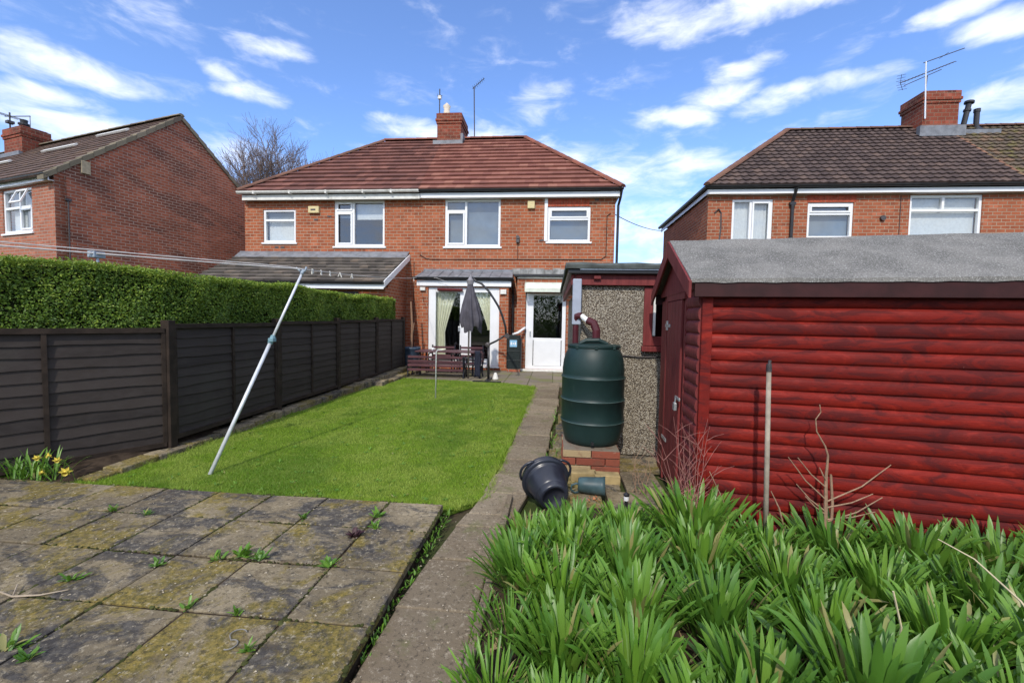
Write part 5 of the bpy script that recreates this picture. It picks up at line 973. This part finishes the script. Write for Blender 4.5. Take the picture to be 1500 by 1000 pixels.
# ================================================================== WASHING LINE
B0 = Vector((-3.27, 3.83, 0)); T1 = Vector((-3.02, 5.0, 2.07)); J = B0.lerp(T1, .615)
pr_ = thing('clothes_prop', 'leaning white metal clothes prop holding up the washing line above the lawn', 'clothes prop', B0); MB().tube([B0, J], .019, 12).build('lower_pole', Mt['alu'], pr_, smooth=True); MB().tube([J, T1], .0145, 12).build('upper_pole', Mt['alu'], pr_, smooth=True)
teal = plain('grey_teal_plastic', (.17, .30, .34), .45); dd_ = (T1-B0).normalized(); m = MB(); m.tube([J-dd_*.05, J+dd_*.05], .026, 10); m.box(J.x-.01, J.y-.05, J.z-.02, J.x+.05, J.y+.01, J.z+.02); m.build('clamp', teal, pr_, bevel=.004)
m = MB(); m.tube([T1-dd_*.04, T1+dd_*.03], .02, 8); m.tube([T1+Vector((-.07, -.02, .05)), T1+Vector((-.02, 0, .0)), T1+Vector((.03, .0, .01)), T1+Vector((.05, 0, .06))], .011, 6); m.build('hook', plain('grey_blue_plastic', (.30, .36, .42), .45), pr_, smooth=True)
hk = T1+Vector((0, 0, .035))
ln = thing('washing_line', 'pale washing line strung from the house over the prop towards the hedge', 'washing line', (-3.3, 8, 2.4)); cordm = plain('pale_cord', (.60, .57, .55), .7)
def sag(a, b, s, n=16): a = Vector(a); b = Vector(b); return [a.lerp(b, i/n)-Vector((0, 0, s*4*(i/n)*(1-i/n))) for i in range(n+1)]
E1 = (-4.12, 12.82, 2.74)
MB().tube(sag(hk, (-4.27, 3.0, 2.045), .004), .007, 6).tube(sag((-4.27, 3.0, 2.045), (-5.6, .95, 2.12), .0), .007, 6).tube([hk+Vector((-.0, 0, .0)), hk+Vector((-.1, -.14, .012)), Vector((-4.27, 3.0, 2.075))], .005, 5).build('cord', cordm, ln)
MB().tube(sag(hk, E1, .05), .005, 6).tube([E1, (-3.5, 12.7, 2.73), (-3.2, 12.72, 2.62)], .005, 5).build('cord', cordm, ln)
MB().box(-4.05, 3.44, 2.02, -3.98, 3.54, 2.075).tube([(-4.0, 3.48, 2.03), (-3.99, 3.48, 1.98)], .012, 6).build('connector', bpy.data.materials['grey_blue_plastic'], ln, bevel=.006)
lnp = sag(hk, E1, .05)
PEG = [(.035, 'peg nearest the prop head'), (.07, 'second peg beyond the prop head'), (.11, 'third peg beyond the prop head'), (.16, 'fourth peg beyond the prop head'), (.23, 'fifth peg, a little apart from the cluster'), (.93, 'peg hanging near the house end of the line')]
pg = plain('white_peg', (.62, .60, .55), .6)
for f, lb in PEG:
    i = f*16; a = lnp[int(i)].lerp(lnp[int(i)+1], i-int(i)); m = MB(); q = random.uniform(-.03, .03); L_ = .045+.05*f
    m.ext([a+Vector((-.006, 0, .02)), a+Vector((.006, 0, .02)), a+Vector((.010+q, 0, -L_)), a+Vector((-.004+q, 0, -L_))], (0, .012, 0)); m.ext([a+Vector((-.008, .014, .018)), a+Vector((.004, .014, .018)), a+Vector((.002-q, .014, -L_*.8)), a+Vector((-.012-q, .014, -L_*.8))], (0, .01, 0))
    o = m.build('clothes_peg', pg); tag(o, 'pale clothes peg, '+lb, 'clothes peg', 'pegs clipped on the washing line'); recentre(o)
o = MB().tube([(-2.24, 8.16, -.02), (-2.235, 8.16, .90), (-2.20, 8.16, .94), (-2.12, 8.16, .93)], [.014, .011, .009, .006], 8).build('metal_stake', Mt['alu'], smooth=True); tag(o, 'thin white metal stake with bent top stuck in the lawn before the bench', 'stake'); recentre(o)

# ================================================================== GARDEN FURNITURE
t = NT('maroon_wood'); g = t.noise(18, 5, .6, stretch=(.15, 1, 1)); Mt['mwood'] = t.fin(t.mix(t.ramp(g, .35, .7), (.06, .022, .028), (.125, .05, .06)), .5, .4)
Mt['iron'] = plain('dark_cast_iron', (.012, .014, .022), .5, .3, 12, .4)
tb = thing('garden_table', 'maroon slatted garden table between bench and patio doors', 'table', (-2.85, 11.8, 0)); m = MB()
for k in range(8): y = 11.40+k*.102; m.box(-3.72, y, .62, -2.02, y+.094, .65)
m.build('table_top', Mt['mwood'], tb, bevel=.004)
for x in (-3.6, -2.15): MB().tube([(x, 11.5, 0), (x, 11.55, .3), (x, 11.5, .62)], .025, 8).tube([(x, 12.1, 0), (x, 12.05, .3), (x, 12.1, .62)], .025, 8).tube([(x, 11.55, .3), (x, 12.05, .3)], .018, 6).build('leg', Mt['iron'], tb)
def seat_thing(name, label, cat, x0, x1, y, rz, back_h, slats, group=None, off=None):
    w = x1-x0; th = thing(name, label, cat, ((x0+x1)/2, y, 0), rz, group); m = MB()
    for k in range(4): m.box(-w/2+.03, .0+k*.1, .34, w/2-.03, .09+k*.1, .36)
    m.build('seat', Mt['mwood'], th, local=True, bevel=.003); m = MB()
    for k in range(slats): z = .16+.34+.0-(.42) + (back_h-.12)*(k+1)/slats; z = .38+(back_h-.40)*(k+.3)/slats if slats < 4 else .14+(back_h-.12)*(k+.25)/slats; m.box(-w/2+.03, -.03-.02*z, z, w/2-.03, -.008-.02*z, z+.062)
    m.build('backrest', Mt['mwood'], th, local=True, bevel=.003)
    for s in (-1, 1):
        xx = s*w/2-s*.02; MB().tube([(xx, -.02, 0), (xx, .03, .2), (xx, -.02, .36), (xx, -.04, back_h)], .02, 8).tube([(xx, .40, 0), (xx, .36, .2), (xx, .40, .36), (xx, .40, .5), (xx, .2, .54), (xx, -.03, .5)], .018, 8).tube([(xx, .0, .34), (xx, .4, .34)], .015, 6).build('end_frame', Mt['iron'], th, local=True)
    return th
seat_thing('garden_bench', 'dark slatted bench seen from behind at the edge of the lawn', 'bench', -3.80, -2.28, 11.02, 0, .56, 4)
c1 = seat_thing('garden_chair', 'slatted chair facing the table, the left one before the patio doors', 'chair', -3.57, -2.86, 12.52, math.pi, .76, 3, 'chairs behind the table')
c2 = copy_tree(c1); c2.location.x = -2.38; c2['label'] = 'slatted chair facing the table, the right one before the patio doors'
c3 = seat_thing('garden_chair', 'chair turned sideways at the right end of the table under a navy cloth', 'chair', -2.2, -1.7, 11.35, math.pi/2, .66, 3); c3.location = (-1.90, 11.35, 0)
m = MB(); vs = []; N = 10
for i in range(N+1):
    for j in range(9):
        z = .72-.68*j/8; vs.append((-2.02+.16*i/N+.012*math.sin(j*1.3+i), 11.06-.02*math.sin(i*1.7)-.01*j*.2, z))
m.add(vs, [(i*9+j, i*9+j+1, (i+1)*9+j+1, (i+1)*9+j) for i in range(N) for j in range(8)]); o = m.build('draped_cloth', plain('navy_cloth', (.018, .022, .04), .9), smooth=True); sm = o.modifiers.new('solid', 'SOLIDIFY'); sm.thickness = .02; tag(o, 'navy cloth hanging over the chair at the table end', 'cloth'); recentre(o)
o = MB().lathe([(0, 0), (.032, 0), (.04, .085), (.036, .085), (.028, .01), (0, .008)], (-3.28, 11.6, .652), n=16).build('cup', Mt['upvc'], smooth=True); tag(o, 'small white cup on the garden table', 'cup'); o.location = (0, 0, 0); recentre(o)
o = MB().lathe([(0, 0), (.05, 0), (.09, .05), (.085, .05), (.045, .01), (0, .008)], (-3.02, 11.7, .652), n=18).build('bowl', Mt['curtain'], smooth=True); tag(o, 'cream bowl on the garden table', 'bowl'); recentre(o)
# parasol
pa = thing('parasol', 'closed dark grey cantilever parasol hanging from a bent black arm', 'parasol', (-1.61, 10.8, 0)); PYp = 10.8
MB().tube([(-1.61, PYp, 0), (-1.62, PYp, .9)], .032, 10).build('pole', Mt['black'], pa, smooth=True)
MB().tube([(-1.66, PYp, .88), (-1.42, PYp, 1.0), (-1.19, PYp, 1.15)], .024, 8).build('strut', Mt['black'], pa, smooth=True); arm_p = [(-1.18, PYp, 1.13), (-1.20, PYp, 1.35), (-1.28, PYp, 1.62), (-1.38, PYp, 1.85), (-1.50, PYp, 2.04), (-1.64, PYp, 2.24), (-1.82, PYp, 2.42), (-1.96, PYp, 2.47), (-2.06, PYp, 2.58)]
arm = MB().tube(arm_p, .028, 10).build('arm', Mt['black'], pa, smooth=True); MB().lathe([(0, -.05), (.06, -.05), (.065, .0), (.06, .05), (0, .05)], (-1.16, PYp, 1.13), (0, 1, 0), n=14).build('crank', Mt['rust'], arm); MB().lathe([(0, -.05), (.06, -.04), (.06, .04), (0, .05)], (-1.64, PYp, .9), (0, 1, 0), n=14).build('joint', Mt['rust'], arm)
m = MB(); n = 44; K = 16; vs = []
for j in range(K+1):
    f = j/K; z = 2.50-1.22*f; rr = .04+.19*min(1, f*1.25)**.9*(1-.18*max(0, f-.8)/.2)
    for i in range(n):
        a = 2*math.pi*i/n; fold = 1+.30*math.sin(8*a+.5*math.sin(3*f))*min(1, f*2); hem = .07*math.sin(3*a+1)+.05*math.sin(8*a) if j == K else 0; dx = .045*f*f; vs.append((-2.10+dx+math.cos(a)*rr*fold*1.0, PYp-.02+math.sin(a)*rr*fold*.8, z-hem*(1)))
m.add(vs, [(j*n+i, j*n+(i+1) % n, (j+1)*n+(i+1) % n, (j+1)*n+i) for j in range(K) for i in range(n)]); m.build('canopy', plain('dark_grey_cloth', (.085, .08, .095), .85, .2, 6, .15), pa, smooth=True)
MB().lathe([(.02, 0), (.075, .06), (.10, .16), (.07, .17), (.03, .24), (.015, .30)], (-2.10, PYp-.02, 2.34), n=10).build('cap', plain('silver_grey_cloth', (.25, .24, .26), .7), pa); MB().tube([(-2.12, PYp, 2.5), (-2.13, PYp, .03)], .021, 10).build('canopy_pole', plain('bronze_pole', (.13, .11, .10), .45), pa, smooth=True)
m = MB(); m.box(-1.95, PYp-.35, .0, -1.25, PYp-.29, .03); m.box(-1.65, PYp-.3, .0, -1.57, PYp+.35, .045); m.build('cross_base', Mt['black'], pa)
o = MB().lathe([(0, 0), (.085, 0), (.075, .03), (.05, .12), (.03, .17), (0, .18)], (-1.46, 11.0, 0), n=14).build('doorstop', Mt['upvc_old'], smooth=True); tag(o, 'small white cone-shaped pot standing by the parasol foot', 'pot'); recentre(o); o.name = 'white_pot'
# slim water butt beside the door
sb_ = thing('slim_water_butt', 'slim black wall-side water butt between patio doors and back door', 'water butt', (-1.15, 12.8, 0)); m = MB(); m.prism([(-1.37, 12.72), (-1.32, 12.66), (-.99, 12.66), (-.94, 12.72), (-.94, 12.93), (-1.37, 12.93)], .10, .98); m.prism([(-1.34, 12.74), (-1.30, 12.69), (-1.01, 12.69), (-.97, 12.74), (-.97, 12.92), (-1.34, 12.92)], .98, 1.08)
for z in (.32, .60): m.box(-1.36, 12.652, z, -.95, 12.66, z+.03)
m.build('tank', plain('black_green_plastic', (.012, .018, .018), .45, .2), sb_, bevel=.02); lb_ = MB().box(-1.27, 12.648, .74, -1.06, 12.654, .94).build('sticker', plain('light_blue_label', (.25, .48, .68), .5, .05), sb_)
m = MB(); [m.box(-1.245+k*.06, 12.6445, .80+.02*(k % 2), -1.205+k*.06, 12.6475, .88-.02*(k % 2)) for k in range(3)]; m.build('sticker_mark', Mt['upvc'], lb_); MB().box(-1.34, 12.68, 0, -.97, 12.9, .10).build('stand', Mt['brick_ped'], sb_)
MB().tube([(-1.20, 12.8, 1.10), (-1.05, 12.78, 1.15), (-.90, 12.95, 1.27), (-.86, 13.05, 1.3)], .035, 10).build('overflow_pipe', Mt['upvc'], sb_, smooth=True)
# pot with dead trunk
pt = thing('plant_pot', 'large slate-blue pot with a bare stem beside the fence end', 'plant pot', (-4.08, 12.2, 0)); MB().lathe([(0, 0), (.19, 0), (.24, .45), (.25, .62), (.27, .64), (.27, .70), (.25, .70), (.23, .62), (0, .60)], (-4.08, 12.2, 0), n=28).build('pot', plain('slate_blue_plastic', (.035, .055, .085), .5, .2), pt, smooth=True); MB().tube([(-4.08, 12.2, .6), (-4.06, 12.2, 1.3), (-4.1, 12.2, 2.0)], [.035, .03, .022], 8).tube([(-4.06, 12.2, 1.0), (-4.0, 12.2, 1.4)], .015, 6).build('stem', plain('pale_trunk', (.26, .15, .09), .8), pt)
MB().lathe([(0, .58), (.235, .60), (.0, .625)], (-4.08, 12.2, 0), n=20).build('soil', Mt['soil'], pt)

# ================================================================== AERIALS, WIRE, TREE
a = yagi('tv_aerial', 'short aerial mast with white box beside the central chimney pot', (-4.60, 16.95, 9.3), (-4.60, 16.95, 10.38), (-4.70, 16.95, 10.12), (-4.50, 16.95, 10.12), 2, mat='rust', reflector=False); MB().box(-4.66, 16.9, 10.0, -4.54, 17.0, 10.12).build('amplifier', Mt['upvc_old'], a)
yagi('tv_aerial', 'tall thin aerial mast with slanting boom right of the central chimney', (-3.26, 17.2, 8.5), (-3.30, 17.2, 10.55), (-3.36, 17.2, 10.48), (-2.90, 17.2, 10.86), 7, mat='rust', reflector=False)
a = yagi('tv_aerial', 'white mast with a single slanting bar at the left of the right-hand chimney', (11.70, 15.5, 8.2), (11.62, 15.5, 9.98), (11.55, 15.5, 9.94), (12.72, 15.5, 10.35), 1, mat='alu', reflector=False)
yagi('tv_aerial', 'long many-element aerial on a short pole on the right-hand chimney', (11.95, 15.9, 9.1), (11.98, 15.9, 9.75), (11.18, 15.9, 9.54), (12.80, 15.9, 10.17), 16, mat='rust', elem_dir=(0, .94, .34), extra=[((11.3, 15.9, 9.45), (12.4, 15.9, 9.93))])
al = thing('tv_aerial', 'aerial with horizontal bar on the left-hand house chimney', 'aerial', LC, LR)
MB().tube([(-9.75, 3.0, 7.4), (-9.75, 3.0, 9.35)], .028, 6).build('mast', Mt['rust'], al, local=True)
m = MB(); m.tube([(-10.1, 3.0, 9.25), (-8.3, 3.0, 9.0)], .018, 5)
for k in range(3): m.tube([(-9.9+k*.1, 2.7, 9.22), (-9.9+k*.1, 3.3, 9.22)], .01, 4)
m.tube([(-8.32, 3.0, 9.02), (-8.32, 3.0, 8.4)], .012, 5); m.box(-9.85, 2.9, 8.92, -9.65, 3.1, 9.02); m.build('antenna', Mt['rust'], al, local=True)
o = MB().tube(sag((1.80, 13.75, 4.80), (4.25, 18.3, 5.22), .10), .012, 5).build('telephone_wire', Mt['cable']); tag(o, 'thin dark wire slung across the gap between the two houses', 'wire'); recentre(o)
tr0 = thing('bare_tree', 'bare leafless tree behind the roofs left of the middle house', 'tree', (-17.9, 26, 0)); bark = plain('grey_brown_bark', (.16, .12, .105), .9, .3, 10, .2); rs = random.Random(21); mt_ = MB(); mc = MB()
mt_.tube([(-17.9, 26, 0), (-17.95, 26, 3), (-17.8, 26, 6.2)], [.26, .22, .16], 10); mt_.build('trunk', bark, tr0)
def grow(p, d, L_, r_, lv):
    n = 4; pts = [Vector(p)]; dd = Vector(d).normalized()
    for i in range(n): dd = (dd+Vector((rs.gauss(0, .10), rs.gauss(0, .10), .05+rs.gauss(0, .05)))).normalized(); pts.append(pts[-1]+dd*L_/n)
    mc.tube(pts, [max(.007, r_*(1-.5*i/n)) for i in range(n+1)], 5 if lv < 2 else 3, cap=False)
    if lv >= 5: return
    for i in range(1, n+1):
        for k in range(2 if (lv < 4 or i > 1) else 1):
            if rs.random() < .25: continue
            a = rs.random()*6.28; s1 = dd.cross(Vector((0, 1, .3))).normalized(); s2 = dd.cross(s1); sp = rs.uniform(.45, .85); nd = dd*math.cos(sp)+(s1*math.cos(a)+s2*math.sin(a))*math.sin(sp)
            if i == n and k == 0: nd = dd
            nd.z = abs(nd.z)*.9+.12; grow(pts[i], nd, L_*rs.uniform(.55, .74), r_*.52, lv+1)
for (dx, dy, L_) in ((-.5, .1, 2.7), (.45, -.1, 2.6), (0, .1, 3.1), (-.22, -.3, 2.9), (.2, .3, 2.8)): grow((-17.82+dx*.1, 26, 6.0), (dx*1.5, dy, 1), L_*1.06, .10, 1)
mc.build('branches', bark, tr0)

# trees and hedging at the bottom of the garden, behind the viewer: they show in the window panes
m = MB(); Q = []; 
for k in range(26):
    cx, cy, cz, s = -26+k*2.1+rng.normal(0, .4), -17+rng.normal(0, 1.2), rng.uniform(1.6, 2.6), rng.uniform(1.7, 2.9); n = 1500
    d = rng.normal(0, 1, (n, 3)); d /= np.linalg.norm(d, axis=1)[:, None]; Q.append((np.array([cx, cy, cz])+d*s*rng.uniform(.7, 1.1, (n, 1))*np.array([1, 1, 1.35]), d))
P = np.concatenate([q[0] for q in Q]); N3 = np.concatenate([q[1] for q in Q]); o = np_mesh('trees', leaves(P, N3, np.full(len(P), .26), None), 4, Mt['privet'], rng.random(len(P))*.5); structure(o, 'stuff'); tag(o, 'dark belt of trees at the bottom of the garden seen only in window reflections', 'trees')

# moss and dirt packed in the joints of the slab patio
m = MB()
for i in range(3400):
    if random.random() < .5:
        x = random.choice(XS[:9]) + random.gauss(0, .006); y = random.uniform(.9, 3.3)
        if (math.sin(x*31+y*5)+math.sin(y*13+x*7)) < -.2: continue
    else:
        y = random.choice(YS[2:]) + random.gauss(0, .006); x = random.uniform(-5, -.84)
        if (math.sin(x*11+y*41)+math.sin(y*17+x*5)) < -.2: continue
    r_ = random.uniform(.004, .013); m.lathe([(r_, 0), (r_*.8, r_*.35), (0, r_*.5)], (x, y, .0765), (random.gauss(0, .15), random.gauss(0, .15), 1), n=6)
o = m.build('joint_moss', plain('joint_moss', (.05, .055, .018), .95, .5, 14, .1)); tag(o, 'dark moss and dirt packed in the joints of the slabs', 'moss'); structure(o, 'stuff')
m = MB()                                             # grit, twigs and bits blown over the slabs
for i in range(500):
    x = random.uniform(-4.6, -.86); y = random.uniform(1.2, 3.3); r_ = random.uniform(.002, .006); a = random.random()*3
    m.ext([(x, y, .083), (x+r_*2.5*math.cos(a), y+r_*2.5*math.sin(a), .083), (x+r_*2*math.cos(a+.7), y+r_*2*math.sin(a+.7), .083)], (0, 0, .003))
for i in range(120):
    x = random.uniform(-.8, -.4); y = random.uniform(1.2, 4.6); r_ = random.uniform(.002, .006); a = random.random()*3
    m.ext([(x, y, .02), (x+r_*2.5*math.cos(a), y+r_*2.5*math.sin(a), .02), (x+r_*2*math.cos(a+.7), y+r_*2*math.sin(a+.7), .02)], (0, 0, .003))
o = m.build('grit', plain('pale_grit', (.42, .36, .27), .9, .4, 3, .1)); tag(o, 'pale grit and crumbs scattered over the slabs', 'grit'); structure(o, 'stuff')

m = MB()
for i in range(150):
    x = random.uniform(-4.0, -.7); y = 3.5+6.5*random.random()**1.6
    for k in range(9): leaf(m, (x+random.gauss(0, .01), y+random.gauss(0, .01), .004), random.random()*6.28, R(random.uniform(10, 45)), random.uniform(.02, .045), random.uniform(.007, .014), random.uniform(.1, .8), 3)
o = m.build('lawn_weeds', Mt['strap'], smooth=True); tag(o, 'small broad-leaved weeds and clover scattered through the lawn', 'weeds'); structure(o, 'stuff')
m = MB()                                             # dead leaf litter under the bed plants
for i in range(500):
    x = random.uniform(-.33, 3.6); y = random.uniform(1.0, 3.3); leaf(m, (x, y, .04), random.random()*6.28, R(random.uniform(-3, 14)), random.uniform(.06, .2), random.uniform(.008, .018), random.uniform(0, .4), 4)
o = m.build('leaf_litter', plain('dead_leaf_litter', (.26, .19, .10), .85, .35, 5, .1), smooth=True); tag(o, 'withered straw-coloured leaves lying on the soil among the plants', 'leaf litter'); structure(o, 'stuff')
